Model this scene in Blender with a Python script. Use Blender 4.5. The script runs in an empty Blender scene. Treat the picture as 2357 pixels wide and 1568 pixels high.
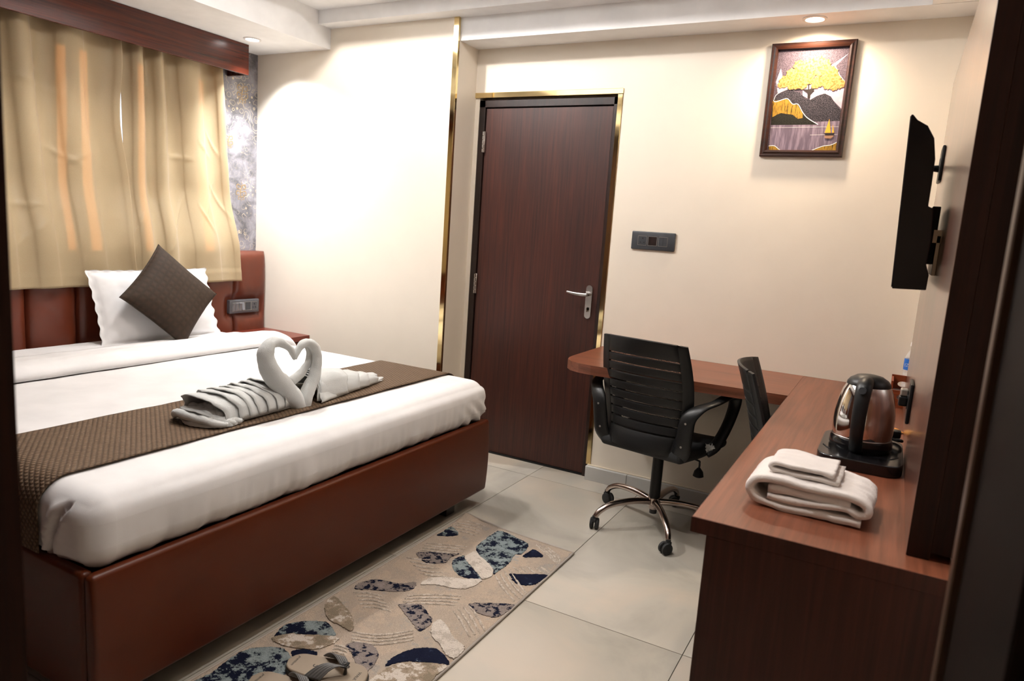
import bpy, bmesh, math, random
from mathutils import Vector, Matrix, noise
import numpy as np
random.seed(7)
PI = math.pi
SC = bpy.context.scene
COL = SC.collection

# ------------------------------------------------------------------ camera, world, light, exposure
cam_d = bpy.data.cameras.new('camera'); cam = bpy.data.objects.new('camera', cam_d); COL.objects.link(cam)
cam.matrix_world = Matrix(((0.87458179, -0.13444594, 0.46586585, 0.0),
                           (0.48011332, 0.10575739, -0.870808, 0.0),
                           (0.06780784, 0.98526122, 0.15704277, 1.38),
                           (0, 0, 0, 1)))
cam_d.sensor_width = 36.0; cam_d.lens = 24.719
cam_d.clip_start = 0.01
cam_d.dof.use_dof = True; cam_d.dof.focus_distance = 2.9; cam_d.dof.aperture_fstop = 4.5
SC.camera = cam
SC.view_settings.view_transform = 'Standard'; SC.view_settings.look = 'None'
SC.view_settings.exposure = 0.14; SC.view_settings.gamma = 1.0; SC.view_settings.use_curve_mapping = False

sun = bpy.data.lights.new('sun', 'SUN'); so_ = bpy.data.objects.new('sun', sun); COL.objects.link(so_)
so_.rotation_euler = Vector((1.0, 0.0, -0.06)).to_track_quat('-Z', 'Y').to_euler(); sun.energy = 15.0; sun.angle = 0.05; sun.color = (1.0, 0.93, 0.82)
world = bpy.data.worlds.new('sky'); SC.world = world; world.use_nodes = True
wn = world.node_tree.nodes; wl = world.node_tree.links
bg = wn['Background']; bg.inputs[0].default_value = (0.80, 0.88, 1.0, 1); bg.inputs[1].default_value = 1.6

def light(name, kind, loc, power, color, **kw):
    d = bpy.data.lights.new(name, kind); o = bpy.data.objects.new(name, d); COL.objects.link(o)
    o.location = loc; d.energy = power; d.color = color
    for k, v in kw.items(): setattr(d, k, v)
    return o
WARM = (1.0, 0.80, 0.58); NEUT = (1.0, 0.955, 0.92); COOL = (0.93, 0.96, 1.0)
# the recessed downlights of the room (fittings further down only for window and picture)
SPOTS = {'window': ((-3.556, 3.104, 2.382), 190, COOL, 110, 1.0),
         'picture': ((-0.47, 3.518, 2.382), 60, WARM, 165, 0.9),
         'middle': ((-0.80, 1.55, 2.90), 90, NEUT, 84, 0.8),
         'corridor': ((-0.60, -0.75, 2.36), 5, WARM, 150, 0.8)}  # corridor: unseen lamp added to brighten the beige wall by the doorway
CEIL = [((-2.60, 2.35, 2.90), 90), ((-1.55, 2.30, 2.90), 30)]  # first placed from shadow edges; second added to brighten floor and bed
for k, (p, w, c, s, b) in SPOTS.items():
    lo_ = light('lamp_' + k, 'SPOT', p, w, c, spot_size=math.radians(s), spot_blend=b, shadow_soft_size=0.03)
    if k == 'window': lo_.rotation_euler = Vector((0.10, 0.20, -1)).to_track_quat('-Z', 'Y').to_euler()
for i, (p, w) in enumerate(CEIL):
    light('lamp_ceiling', 'POINT', p, w, NEUT, shadow_soft_size=0.05)

# ------------------------------------------------------------------ helpers
def C(h):
    h = h.lstrip('#'); o = []
    for i in (0, 2, 4):
        v = int(h[i:i + 2], 16) / 255
        o.append(v / 12.92 if v <= 0.04045 else ((v + 0.055) / 1.055) ** 2.4)
    return (*o, 1.0)
MATS = {}
def new_mat(name):
    m = bpy.data.materials.new(name); m.use_nodes = True; MATS[name] = m
    return m, m.node_tree.nodes, m.node_tree.links, m.node_tree.nodes['Principled BSDF']
def coords(n, l, scale=(1, 1, 1), obj=True, rot=(0, 0, 0)):
    tc = n.new('ShaderNodeTexCoord'); mp = n.new('ShaderNodeMapping')
    mp.inputs['Scale'].default_value = scale; mp.inputs['Rotation'].default_value = rot
    l.new(tc.outputs['Object' if obj else 'Generated'], mp.inputs[0]); return mp.outputs[0]
def tex(n, l, vec, scale, detail=3, rough=0.5, dist=0):
    t = n.new('ShaderNodeTexNoise'); t.inputs['Scale'].default_value = scale; t.inputs['Detail'].default_value = detail
    t.inputs['Roughness'].default_value = rough; t.inputs['Distortion'].default_value = dist
    l.new(vec, t.inputs['Vector']); return t.outputs['Fac']
def ramp(n, l, fac, stops, const=False):
    r = n.new('ShaderNodeValToRGB'); e = r.color_ramp.elements
    if const: r.color_ramp.interpolation = 'CONSTANT'
    while len(e) < len(stops): e.new(0.5)
    for k, (p, c) in enumerate(stops): e[k].position = p; e[k].color = c
    l.new(fac, r.inputs[0]); return r.outputs[0]
def bump(n, l, b, h, strength, dist=0.002):
    k = n.new('ShaderNodeBump'); k.inputs['Strength'].default_value = strength; k.inputs['Distance'].default_value = dist
    l.new(h, k.inputs['Height']); l.new(k.outputs[0], b.inputs['Normal']); return k
def plain(name, col, rough=0.5, metal=0.0, spec=0.5, bmp=0, bs=300, coat=0, sheen=0, var=1.0):
    m, n, l, b = new_mat(name)
    c = C(col) if isinstance(col, str) else (*col, 1)
    v = coords(n, l); f = tex(n, l, v, 6, 4)
    out = ramp(n, l, f, [(0.3, tuple(x * (1 - 0.07 * var) for x in c[:3]) + (1,)), (0.7, tuple(min(1, x * (1 + 0.05 * var)) for x in c[:3]) + (1,))])
    l.new(out, b.inputs['Base Color'])
    b.inputs['Roughness'].default_value = rough; b.inputs['Metallic'].default_value = metal
    b.inputs['Specular IOR Level'].default_value = spec; b.inputs['Coat Weight'].default_value = coat
    b.inputs['Sheen Weight'].default_value = sheen
    if bmp: bump(n, l, b, tex(n, l, v, bs, 3), bmp)
    return m
def wood(name, dark, lite, axis, rough=0.35, fine=1.0, spec=0.5):
    m, n, l, b = new_mat(name)
    sc = [55 * fine] * 3; sc[axis] = 1.6
    v = coords(n, l, tuple(sc)); f = tex(n, l, v, 1.6, 6, 0.62, 0.3)
    sc2 = [4.0] * 3; sc2[axis] = 0.5
    f2 = tex(n, l, coords(n, l, tuple(sc2)), 1.5, 3)
    mx = n.new('ShaderNodeMath'); mx.operation = 'MULTIPLY_ADD'; l.new(f2, mx.inputs[0]); mx.inputs[1].default_value = 0.45
    l.new(f, mx.inputs[2])
    out = ramp(n, l, mx.outputs[0], [(0.52, C(dark)), (0.92, C(lite))])
    l.new(out, b.inputs['Base Color']); b.inputs['Roughness'].default_value = rough
    b.inputs['Specular IOR Level'].default_value = spec
    bump(n, l, b, f, 0.12, 0.001)
    return m

class MB:
    """collects verts and faces, built into one mesh object"""
    def __init__(s): s.v = []; s.f = []; s.mi = []; s.m = 0
    def add(s, vs, fs):
        o = len(s.v); s.v += [tuple(p) for p in vs]; s.f += [tuple(i + o for i in f) for f in fs]; s.mi += [s.m] * len(fs); return s
    def box(s, x0, x1, y0, y1, z0, z1, r=0.0, seg=2):
        if r <= 0:
            vs = [(x, y, z) for z in (z0, z1) for y in (y0, y1) for x in (x0, x1)]
            return s.add(vs, [(0, 2, 3, 1), (4, 5, 7, 6), (0, 1, 5, 4), (1, 3, 7, 5), (3, 2, 6, 7), (2, 0, 4, 6)])
        bm = bmesh.new(); bmesh.ops.create_cube(bm, size=1)
        for q in bm.verts: q.co = ((x0 + x1) / 2 + q.co.x * (x1 - x0), (y0 + y1) / 2 + q.co.y * (y1 - y0), (z0 + z1) / 2 + q.co.z * (z1 - z0))
        bmesh.ops.bevel(bm, geom=bm.edges[:] , offset=r, segments=seg, affect='EDGES', profile=0.5)
        bm.verts.index_update()
        s.add([q.co[:] for q in bm.verts], [[q.index for q in f.verts] for f in bm.faces]); bm.free(); return s
    def tube(s, pts, rad, n=10, cap=True, flat=None, smooth=0, up=None):
        P = [Vector(p) for p in pts]; Rr = list(rad) if hasattr(rad, '__len__') else [rad] * len(P)
        if smooth:
            Q = []; RR = []
            for i in range(len(P) - 1):
                a, b, c, d = P[max(i - 1, 0)], P[i], P[i + 1], P[min(i + 2, len(P) - 1)]
                for k in range(smooth):
                    t = k / smooth
                    Q.append(0.5 * ((2 * b) + (c - a) * t + (2 * a - 5 * b + 4 * c - d) * t * t + (3 * b - a - 3 * c + d) * t ** 3))
                    RR.append(Rr[i] * (1 - t) + Rr[i + 1] * t)
            Q.append(P[-1]); RR.append(Rr[-1]); P, Rr = Q, RR
        T = []
        for i in range(len(P)):
            t = P[min(i + 1, len(P) - 1)] - P[max(i - 1, 0)]; T.append(t.normalized())
        u = Vector(up) if up else (Vector((0, 0, 1)) if abs(T[0].z) < 0.9 else Vector((1, 0, 0)))
        vs = []
        for i in range(len(P)):
            if up: a = (Vector(up) - T[i] * T[i].dot(Vector(up))).normalized()
            else:
                a = (u - T[i] * T[i].dot(u)).normalized(); u = a
            b = T[i].cross(a)
            for k in range(n):
                th = 2 * PI * k / n; fa, fb = (flat if flat else (1, 1))
                vs.append(P[i] + a * math.cos(th) * Rr[i] * fa + b * math.sin(th) * Rr[i] * fb)
        fs = [(i * n + k, i * n + (k + 1) % n, (i + 1) * n + (k + 1) % n, (i + 1) * n + k) for i in range(len(P) - 1) for k in range(n)]
        if cap: fs += [tuple(range(n))[::-1], tuple((len(P) - 1) * n + k for k in range(n))]
        return s.add(vs, fs)
    def lathe(s, prof, n=32, c=(0, 0, 0), a0=0, a1=2 * PI, cap=False):
        full = abs(a1 - a0 - 2 * PI) < 1e-6; m = n if full else n + 1
        vs = [(c[0] + r * math.cos(a0 + (a1 - a0) * k / n), c[1] + r * math.sin(a0 + (a1 - a0) * k / n), c[2] + z) for r, z in prof for k in range(m)]
        fs = [(i * m + k, i * m + (k + 1) % m, (i + 1) * m + (k + 1) % m, (i + 1) * m + k) for i in range(len(prof) - 1) for k in range(n)]
        if cap: fs += [tuple(range(m))[::-1], tuple((len(prof) - 1) * m + k for k in range(m))]
        return s.add(vs, fs)
    def grid(s, fn, nu, nv, closeu=False):
        vs = [fn(i / nu, j / nv) for j in range(nv + 1) for i in range(nu + 1)]
        w = nu + 1
        return s.add(vs, [(j * w + i, j * w + i + 1, (j + 1) * w + i + 1, (j + 1) * w + i) for j in range(nv) for i in range(nu)])
    def prism(s, pts, z0, z1, mp=lambda x, y, z: (x, y, z)):
        n = len(pts); vs = [mp(x, y, z0) for x, y in pts] + [mp(x, y, z1) for x, y in pts]
        return s.add(vs, [tuple(range(n))[::-1], tuple(range(n, 2 * n))] + [(i, (i + 1) % n, n + (i + 1) % n, n + i) for i in range(n)])
    def build(s, name, mat, parent=None, smooth=False, mods=(), label=None, kind=None, fix=True):
        me = bpy.data.meshes.new(name); me.from_pydata(s.v, [], s.f)
        ms = mat if isinstance(mat, (list, tuple)) else [mat]
        for m in ms: me.materials.append(m)
        if len(ms) > 1: me.polygons.foreach_set('material_index', s.mi)
        me.validate(); me.update()
        if fix:
            bm = bmesh.new(); bm.from_mesh(me); bmesh.ops.recalc_face_normals(bm, faces=bm.faces[:]); bm.to_mesh(me); bm.free()
        if smooth:
            me.polygons.foreach_set('use_smooth', [True] * len(me.polygons))
            if smooth != 'all': me.set_sharp_from_angle(angle=math.radians(38))
        o = bpy.data.objects.new(name, me); COL.objects.link(o)
        if parent is not None:
            o.parent = parent; o.matrix_parent_inverse = parent_inv(parent)
        for t, kw in mods:
            md = o.modifiers.new(t.lower(), t)
            for k, v in kw.items(): setattr(md, k, v)
        if label: o['label'] = label
        if kind: o['kind'] = kind
        return o
def world_of(o):
    m = o.matrix_basis.copy()
    if o.parent: m = world_of(o.parent) @ o.matrix_parent_inverse @ m
    return m
def parent_inv(p): return world_of(p).inverted()
def tag(o, label, cat, group=None):
    o['label'] = label; o['category'] = cat
    if group: o['group'] = group
    return o
def thing(name, label, cat, loc=(0, 0, 0), rz=0, group=None):
    o = bpy.data.objects.new(name, None); COL.objects.link(o); o.empty_display_size = 0.05
    o.location = loc; o.rotation_euler = (0, 0, rz); return tag(o, label, cat, group)
def local(t):
    """parts of things built in local coordinates: leave the parent inverse at identity"""
    for c in t.children: c.matrix_parent_inverse = Matrix()
def struct(name, mb, mat, **kw):
    o = mb.build(name, mat, **kw); o['kind'] = 'structure'; return o
def copy_tree(o, parent=None):
    c = o.copy(); COL.objects.link(c)
    if parent is not None: c.parent = parent
    for ch in list(o.children): copy_tree(ch, c)
    return c
def fbm(x, y, z=0.0, s=1.0, o=3):
    return noise.fractal(Vector((x * s, y * s, z * s)), 1.0, 2.0, o)
def sstep(a, b, x):
    t = max(0.0, min(1.0, (x - a) / (b - a))); return t * t * (3 - 2 * t)
SUBD = lambda n: ('SUBSURF', dict(levels=n, render_levels=n))
SOL = lambda t, off=-1.0: ('SOLIDIFY', dict(thickness=t, offset=off))
def text(name, body, size, mat, mtx, parent=None, ext=0.0002, shear=0):
    cu = bpy.data.curves.new(name, 'FONT'); cu.body = body; cu.size = size; cu.extrude = ext; cu.shear = shear
    cu.align_x = 'CENTER'; cu.align_y = 'CENTER'
    tmp = bpy.data.objects.new(name, cu); COL.objects.link(tmp); bpy.context.view_layer.update()
    me = bpy.data.meshes.new_from_object(tmp.evaluated_get(bpy.context.evaluated_depsgraph_get())); bpy.data.objects.remove(tmp)
    me.materials.clear(); me.materials.append(mat)
    o = bpy.data.objects.new(name, me); COL.objects.link(o)
    if parent is not None: o.parent = parent; o.matrix_parent_inverse = parent_inv(parent)
    o.matrix_basis = mtx; return o
RUG_PATCHES = [('navy_teal', [(-1.436, 2.683), (-1.393, 2.686), (-1.317, 2.664), (-1.267, 2.646), (-1.248, 2.606), (-1.243, 2.542), (-1.263, 2.522), (-1.251, 2.461), (-1.244, 2.408), (-1.248, 2.368), (-1.252, 2.32), (-1.272, 2.351), (-1.32, 2.39), (-1.362, 2.409), (-1.408, 2.445), (-1.436, 2.497), (-1.442, 2.58), (-1.442, 2.643)]), ('navy', [(-1.218, 2.613), (-1.158, 2.58), (-1.181, 2.553), (-1.227, 2.524), (-1.226, 2.575)]), ('navy_teal', [(-1.43, 2.381), (-1.414, 2.36), (-1.356, 2.316), (-1.298, 2.277), (-1.272, 2.254), (-1.301, 2.235), (-1.346, 2.228), (-1.389, 2.246), (-1.426, 2.283), (-1.444, 2.318), (-1.444, 2.352)]), ('white', [(-1.424, 2.382), (-1.412, 2.441), (-1.369, 2.413), (-1.316, 2.383), (-1.273, 2.35), (-1.248, 2.296), (-1.267, 2.256), (-1.297, 2.278), (-1.355, 2.317), (-1.407, 2.355)]), ('white', [(-1.437, 2.081), (-1.435, 2.137), (-1.408, 2.17), (-1.361, 2.2), (-1.327, 2.211), (-1.269, 2.25), (-1.261, 2.209), (-1.281, 2.152), (-1.326, 2.128), (-1.386, 2.114)]), ('navy', [(-1.198, 2.359), (-1.15, 2.39), (-1.068, 2.441), (-1.065, 2.394), (-1.078, 2.342), (-1.106, 2.314), (-1.14, 2.305), (-1.185, 2.342)]), ('grey_navy', [(-1.604, 2.288), (-1.566, 2.321), (-1.492, 2.357), (-1.457, 2.386), (-1.47, 2.338), (-1.461, 2.286), (-1.497, 2.248), (-1.536, 2.241), (-1.577, 2.258)]), ('navy_teal', [(-1.632, 2.587), (-1.563, 2.534), (-1.631, 2.473), (-1.634, 2.52)]), ('grey_navy', [(-1.631, 1.952), (-1.596, 2.013), (-1.503, 2.042), (-1.464, 2.083), (-1.442, 2.03), (-1.484, 1.983), (-1.569, 1.938), (-1.615, 1.913)]), ('grey_navy', [(-1.414, 1.921), (-1.358, 1.962), (-1.289, 1.928), (-1.253, 1.895), (-1.248, 1.843), (-1.262, 1.826), (-1.323, 1.86), (-1.39, 1.9)]), ('grey_navy', [(-1.203, 2.08), (-1.068, 2.161), (-1.055, 2.094), (-1.089, 2.047), (-1.145, 2.037), (-1.183, 2.048)]), ('tan', [(-1.624, 1.763), (-1.637, 1.824), (-1.572, 1.801), (-1.49, 1.756), (-1.44, 1.695), (-1.495, 1.697), (-1.559, 1.707)]), ('navy_teal', [(-1.626, 1.532), (-1.644, 1.592), (-1.612, 1.644), (-1.55, 1.685), (-1.497, 1.668), (-1.469, 1.642), (-1.536, 1.601), (-1.592, 1.575), (-1.613, 1.547)]), ('tan', [(-1.622, 1.516), (-1.585, 1.567), (-1.465, 1.638), (-1.439, 1.618), (-1.468, 1.549), (-1.558, 1.51)]), ('navy_teal', [(-1.63, 1.29), (-1.641, 1.359), (-1.636, 1.432), (-1.59, 1.479), (-1.543, 1.496), (-1.491, 1.473), (-1.451, 1.423), (-1.455, 1.383), (-1.467, 1.318), (-1.633, 1.205)]), ('navy', [(-1.517, 1.502), (-1.496, 1.529), (-1.451, 1.543), (-1.444, 1.524), (-1.48, 1.505), (-1.475, 1.473), (-1.49, 1.48)]), ('grey_navy', [(-1.402, 1.625), (-1.376, 1.662), (-1.329, 1.67), (-1.282, 1.642), (-1.26, 1.588), (-1.264, 1.541), (-1.308, 1.566), (-1.358, 1.601)]), ('navy', [(-1.229, 1.609), (-1.236, 1.667), (-1.214, 1.725), (-1.175, 1.762), (-1.138, 1.772), (-1.072, 1.734), (-1.096, 1.712), (-1.157, 1.687), (-1.206, 1.648)]), ('tan', [(-1.22, 1.549), (-1.205, 1.637), (-1.152, 1.681), (-1.073, 1.719), (-1.067, 1.659), (-1.067, 1.611), (-1.206, 1.506)]), ('white', [(-1.24, 1.876), (-1.239, 1.919), (-1.199, 1.905), (-1.135, 1.856), (-1.079, 1.831), (-1.069, 1.765), (-1.104, 1.765), (-1.158, 1.801), (-1.202, 1.822)])]
RUG_RIBS = [[(-1.655, 2.666), (-1.583, 2.69), (-1.511, 2.688)], [(-1.648, 2.637), (-1.577, 2.661), (-1.506, 2.659)], [(-1.642, 2.608), (-1.571, 2.632), (-1.501, 2.631)], [(-1.635, 2.581), (-1.565, 2.604), (-1.495, 2.603)], [(-1.629, 2.553), (-1.559, 2.577), (-1.49, 2.576)], [(-1.628, 2.384), (-1.548, 2.422), (-1.468, 2.46)], [(-1.621, 2.361), (-1.541, 2.399), (-1.462, 2.436)], [(-1.614, 2.338), (-1.535, 2.375), (-1.456, 2.412)], [(-1.607, 2.315), (-1.528, 2.352), (-1.45, 2.389)], [(-1.619, 2.228), (-1.571, 2.24), (-1.517, 2.269)], [(-1.585, 2.209), (-1.538, 2.22), (-1.485, 2.249)], [(-1.552, 2.19), (-1.506, 2.201), (-1.454, 2.23)], [(-1.52, 2.171), (-1.474, 2.182), (-1.423, 2.211)], [(-1.489, 2.153), (-1.443, 2.164), (-1.392, 2.192)], [(-1.429, 1.985), (-1.359, 2.045), (-1.264, 2.1)], [(-1.422, 1.964), (-1.353, 2.024), (-1.258, 2.079)], [(-1.415, 1.944), (-1.346, 2.003), (-1.252, 2.057)], [(-1.408, 1.924), (-1.34, 1.982), (-1.247, 2.036)], [(-1.439, 1.693), (-1.349, 1.732), (-1.275, 1.817)], [(-1.426, 1.679), (-1.337, 1.718), (-1.264, 1.803)], [(-1.414, 1.666), (-1.326, 1.704), (-1.253, 1.788)], [(-1.403, 1.652), (-1.315, 1.691), (-1.242, 1.773)], [(-1.207, 2.062), (-1.152, 2.025), (-1.071, 1.954)], [(-1.215, 2.04), (-1.161, 2.004), (-1.08, 1.934)], [(-1.224, 2.019), (-1.17, 1.983), (-1.089, 1.915)], [(-1.232, 1.998), (-1.178, 1.963), (-1.097, 1.895)], [(-1.238, 2.311), (-1.161, 2.242), (-1.084, 2.189)], [(-1.232, 2.337), (-1.155, 2.267), (-1.077, 2.213)], [(-1.226, 2.365), (-1.148, 2.293), (-1.071, 2.238)], [(-1.22, 2.392), (-1.142, 2.319), (-1.064, 2.263)], [(-1.234, 2.663), (-1.158, 2.609), (-1.076, 2.555)], [(-1.216, 2.665), (-1.14, 2.612), (-1.059, 2.558)], [(-1.197, 2.668), (-1.122, 2.614), (-1.041, 2.561)], [(-1.178, 2.671), (-1.104, 2.617), (-1.024, 2.564)], [(-1.218, 2.421), (-1.195, 2.409), (-1.165, 2.393)], [(-1.195, 2.438), (-1.171, 2.426), (-1.142, 2.409)], [(-1.171, 2.455), (-1.148, 2.443), (-1.118, 2.426)], [(-1.148, 2.473), (-1.124, 2.46), (-1.095, 2.444)], [(-1.124, 2.49), (-1.101, 2.478), (-1.072, 2.461)], [(-1.603, 1.889), (-1.56, 1.916), (-1.501, 1.93)], [(-1.579, 1.874), (-1.537, 1.901), (-1.479, 1.914)], [(-1.555, 1.859), (-1.514, 1.886), (-1.456, 1.899)], [(-1.532, 1.844), (-1.491, 1.871), (-1.434, 1.884)], [(-1.51, 1.83), (-1.469, 1.856), (-1.412, 1.869)], [(-1.433, 1.603), (-1.411, 1.613), (-1.384, 1.613)], [(-1.423, 1.588), (-1.401, 1.598), (-1.374, 1.598)], [(-1.413, 1.573), (-1.391, 1.583), (-1.365, 1.583)], [(-1.403, 1.559), (-1.381, 1.568), (-1.355, 1.569)]]
PIC = {'hillback': [(-0.1467, 0.0026), (-0.1402, 0.0271), (-0.0907, 0.0483), (-0.0377, 0.0355), (-0.009, 0.0086), (0.0137, 0.0006), (0.0437, 0.0184), (0.0746, 0.0267), (0.101, 0.0132), (0.1223, -0.0166), (0.1579, -0.0503), (0.1534, -0.096), (-0.1385, -0.112)], 'hillfront': [(-0.1521, 0.0009), (-0.1382, -0.0052), (-0.0968, 0.0078), (-0.0817, 0.0048), (-0.0605, -0.0171), (-0.0365, -0.0187), (-0.0119, -0.0548), (0.0131, -0.0814), (0.0601, -0.111), (-0.1469, -0.1119)], 'gold': [(-0.1517, -0.0029), (-0.0967, 0.0063), (-0.0822, 0.003), (-0.0617, -0.0193), (-0.038, -0.0213), (-0.0112, -0.0604), (-0.0087, -0.0811), (-0.0302, -0.0846), (-0.0546, -0.0654), (-0.0847, -0.0612), (-0.1076, -0.057), (-0.1254, -0.0644), (-0.1444, -0.0756)], 'outline': [(-0.1486, 0.0027), (-0.1382, -0.0052), (-0.0968, 0.0078), (-0.0817, 0.0048), (-0.0605, -0.0171), (-0.0365, -0.0187), (-0.0119, -0.0548), (0.0131, -0.0814), (0.0618, -0.111)], 'outline2': [(-0.1458, -0.2095), (-0.1194, -0.2082), (-0.0905, -0.2285), (-0.0654, -0.2348)], 'outline3': [(0.0485, -0.2338), (0.0939, -0.209), (0.1287, -0.2032), (0.1568, -0.1901)], 'outline4': [(-0.1469, 0.0045), (-0.1367, 0.0289), (-0.091, 0.0513), (-0.0607, 0.0436)], 'pink': [(0.1513, 0.1992), (0.1046, 0.1476), (0.1272, 0.1069), (0.1552, 0.0769), (0.1549, 0.0263), (0.1535, -0.0429), (0.1178, -0.0092), (0.071, 0.0268), (0.0437, 0.0184), (0.0137, 0.0006), (-0.0213, 0.0201), (-0.0273, 0.0686), (0.1153, 0.1724)], 'skyl': [(-0.1476, 0.0878), (-0.1324, 0.1472), (-0.1139, 0.0866), (-0.0842, 0.0556), (-0.1336, 0.0345)], 'water': [(-0.148, -0.1119), (0.0602, -0.1118), (0.0441, -0.0986), (0.1562, -0.096), (0.1626, -0.2346), (-0.1425, -0.2374)], 'trunk': [(-0.0102, 0.0477), (-0.0012, 0.0474), (-0.0038, 0.0771), (0.0006, 0.0769), (0.0043, 0.0472), (0.0211, 0.056), (0.0238, 0.0485), (0.0113, 0.0341), (0.0225, 0.0448), (0.0281, 0.0428), (0.0125, 0.0248), (0.013, 0.0062), (0.0019, 0.0084), (-0.0009, 0.0307), (-0.0247, 0.0481), (-0.0719, 0.0459), (-0.086, 0.0557), (-0.086, 0.0706), (-0.08, 0.0517), (-0.0325, 0.0521)], 'sail1': [(0.108, -0.0863), (0.121, -0.1493), (0.0952, -0.1492)], 'sail2': [(0.1259, -0.1105), (0.1357, -0.1486), (0.1269, -0.1486)], 'hull': [(0.0919, -0.1511), (0.1376, -0.1494), (0.1319, -0.1597), (0.1001, -0.1597)], 'refl': [(0.0949, -0.1612), (0.1374, -0.1612), (0.1251, -0.1753), (0.1001, -0.1735)], 'bl': [(-0.1458, -0.2103), (-0.1192, -0.2094), (-0.0904, -0.2292), (-0.069, -0.236), (-0.1425, -0.2374)], 'br': [(0.0523, -0.2349), (0.0941, -0.2109), (0.1289, -0.2051), (0.1571, -0.192), (0.1608, -0.2346)], 'line1': [(-0.1465, -0.1246), (0.1533, -0.1218)], 'line2': [(0.0336, -0.1584), (0.1543, -0.1568)], 'crown': [(-0.1064, 0.0863), (-0.1232, 0.0719), (-0.0809, 0.119), (-0.0694, 0.085), (-0.0525, 0.1548), (-0.0338, 0.1207), (-0.0278, 0.0724), (-0.0099, 0.1602), (-0.0016, 0.1231), (-0.0011, 0.0899), (0.0251, 0.1659), (0.0344, 0.1764), (0.0364, 0.1325), (0.0362, 0.0775), (0.058, 0.157), (0.0728, 0.1236), (0.0739, 0.0872), (0.0979, 0.119), (0.1091, 0.0859), (0.1324, 0.0669), (0.1094, 0.0568), (-0.0777, 0.0629), (0.0238, 0.0632), (0.0803, 0.065), (0.1423, 0.0702), (-0.0561, 0.0659)], 'crad': [0.0291, 0.0164, 0.0273, 0.0291, 0.0273, 0.0327, 0.0254, 0.0273, 0.0327, 0.0218, 0.0291, 0.02, 0.0327, 0.0273, 0.0254, 0.0327, 0.0291, 0.0218, 0.0273, 0.0218, 0.02, 0.0164, 0.0145, 0.0218, 0.0127, 0.0182]}
SWAN = {'neckL': [(-1.955, 1.947, 0.629, 0.0356), (-1.955, 1.91, 0.688, 0.0409), (-1.955, 1.851, 0.749, 0.0409), (-1.955, 1.802, 0.805, 0.0374), (-1.955, 1.781, 0.857, 0.032), (-1.955, 1.784, 0.888, 0.0303), (-1.955, 1.806, 0.91, 0.0214), (-1.955, 1.847, 0.908, 0.0178), (-1.955, 1.884, 0.888, 0.016), (-1.955, 1.908, 0.862, 0.0142), (-1.955, 1.92, 0.837, 0.0089)], 'neckR': [(-1.945, 1.96, 0.628, 0.0285), (-1.945, 1.968, 0.679, 0.0303), (-1.945, 1.997, 0.726, 0.0267), (-1.945, 2.021, 0.775, 0.0231), (-1.945, 2.026, 0.826, 0.0196), (-1.945, 2.013, 0.871, 0.0196), (-1.945, 1.975, 0.896, 0.0178), (-1.945, 1.944, 0.887, 0.016), (-1.945, 1.922, 0.862, 0.0125), (-1.945, 1.914, 0.839, 0.0071)], 'strand': [(-1.97, 1.914, 0.744, 0.0214), (-1.97, 1.963, 0.767, 0.0196), (-1.97, 2.003, 0.803, 0.016), (-1.97, 2.016, 0.846, 0.016), (-1.97, 1.996, 0.883, 0.0142)]}

# ------------------------------------------------------------------ materials
m_cream = plain('cream paint', (0.80, 0.725, 0.615), 0.5, var=0.25, bmp=0.05, bs=60)
m_white = plain('white ceiling paint', (0.88, 0.88, 0.88), 0.6)
m_corridor = plain('beige corridor paint', (0.62, 0.48, 0.33), 0.6)
m_door = wood('door laminate', '#26120e', '#472218', 2, 0.42)
m_frame = wood('door frame wood', '#140b09', '#2a1813', 2, 0.35)
m_jamb = wood('dark jamb wood', '#2a110a', '#44200f', 2, 0.3)
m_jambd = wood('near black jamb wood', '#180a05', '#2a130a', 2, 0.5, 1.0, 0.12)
m_jambn = wood('unlit doorway jamb wood', '#0b0503', '#150a06', 2, 0.6, 1.0, 0.06)  # darker copy of the jamb wood, doorway shade put into the colour
m_jambedge = wood('lighter jamb edge', '#2e180c', '#4c3320', 2, 0.4)  # lighter brown than the jamb beside it
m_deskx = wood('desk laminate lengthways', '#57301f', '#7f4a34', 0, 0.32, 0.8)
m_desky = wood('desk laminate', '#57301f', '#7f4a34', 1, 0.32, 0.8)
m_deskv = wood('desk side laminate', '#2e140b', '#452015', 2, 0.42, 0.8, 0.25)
m_panel = wood('wall panel laminate', '#45231a', '#6a3d2a', 2, 0.34, 0.7, 1.0)
pb_ = m_panel.node_tree.nodes['Principled BSDF']; pb_.inputs['Coat Weight'].default_value = 0.9; pb_.inputs['Coat Roughness'].default_value = 0.2; pb_.inputs['Coat IOR'].default_value = 1.6
m_pelmet = wood('pelmet laminate', '#33120a', '#5e2413', 1, 0.25, 1.0)
m_night = wood('nightstand laminate', '#4a1a12', '#75301f', 1, 0.3)
m_leather = plain('tan brown leatherette', (0.078, 0.0140, 0.0028), 0.36, spec=0.28, bmp=0.12, bs=450)
m_leatherh = plain('headboard leatherette', (0.105, 0.021, 0.008), 0.3, bmp=0.10, bs=450)
m_gold = plain('polished gold steel', (0.74, 0.58, 0.30), 0.07, 1.0)
m_steel = plain('brushed steel', (0.62, 0.60, 0.58), 0.25, 1.0)
m_chrome = plain('chromed steel', (0.50, 0.42, 0.38), 0.16, 1.0)
m_mirror = plain('polished kettle steel', (0.70, 0.68, 0.66), 0.07, 1.0)
m_black = plain('black plastic', (0.007, 0.0075, 0.008), 0.4, spec=0.35)
m_blackgl = plain('gloss black plastic', (0.006, 0.006, 0.007), 0.15)
m_blackfab = plain('black seat fabric', (0.012, 0.013, 0.014), 0.75, bmp=0.4, bs=900)
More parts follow.
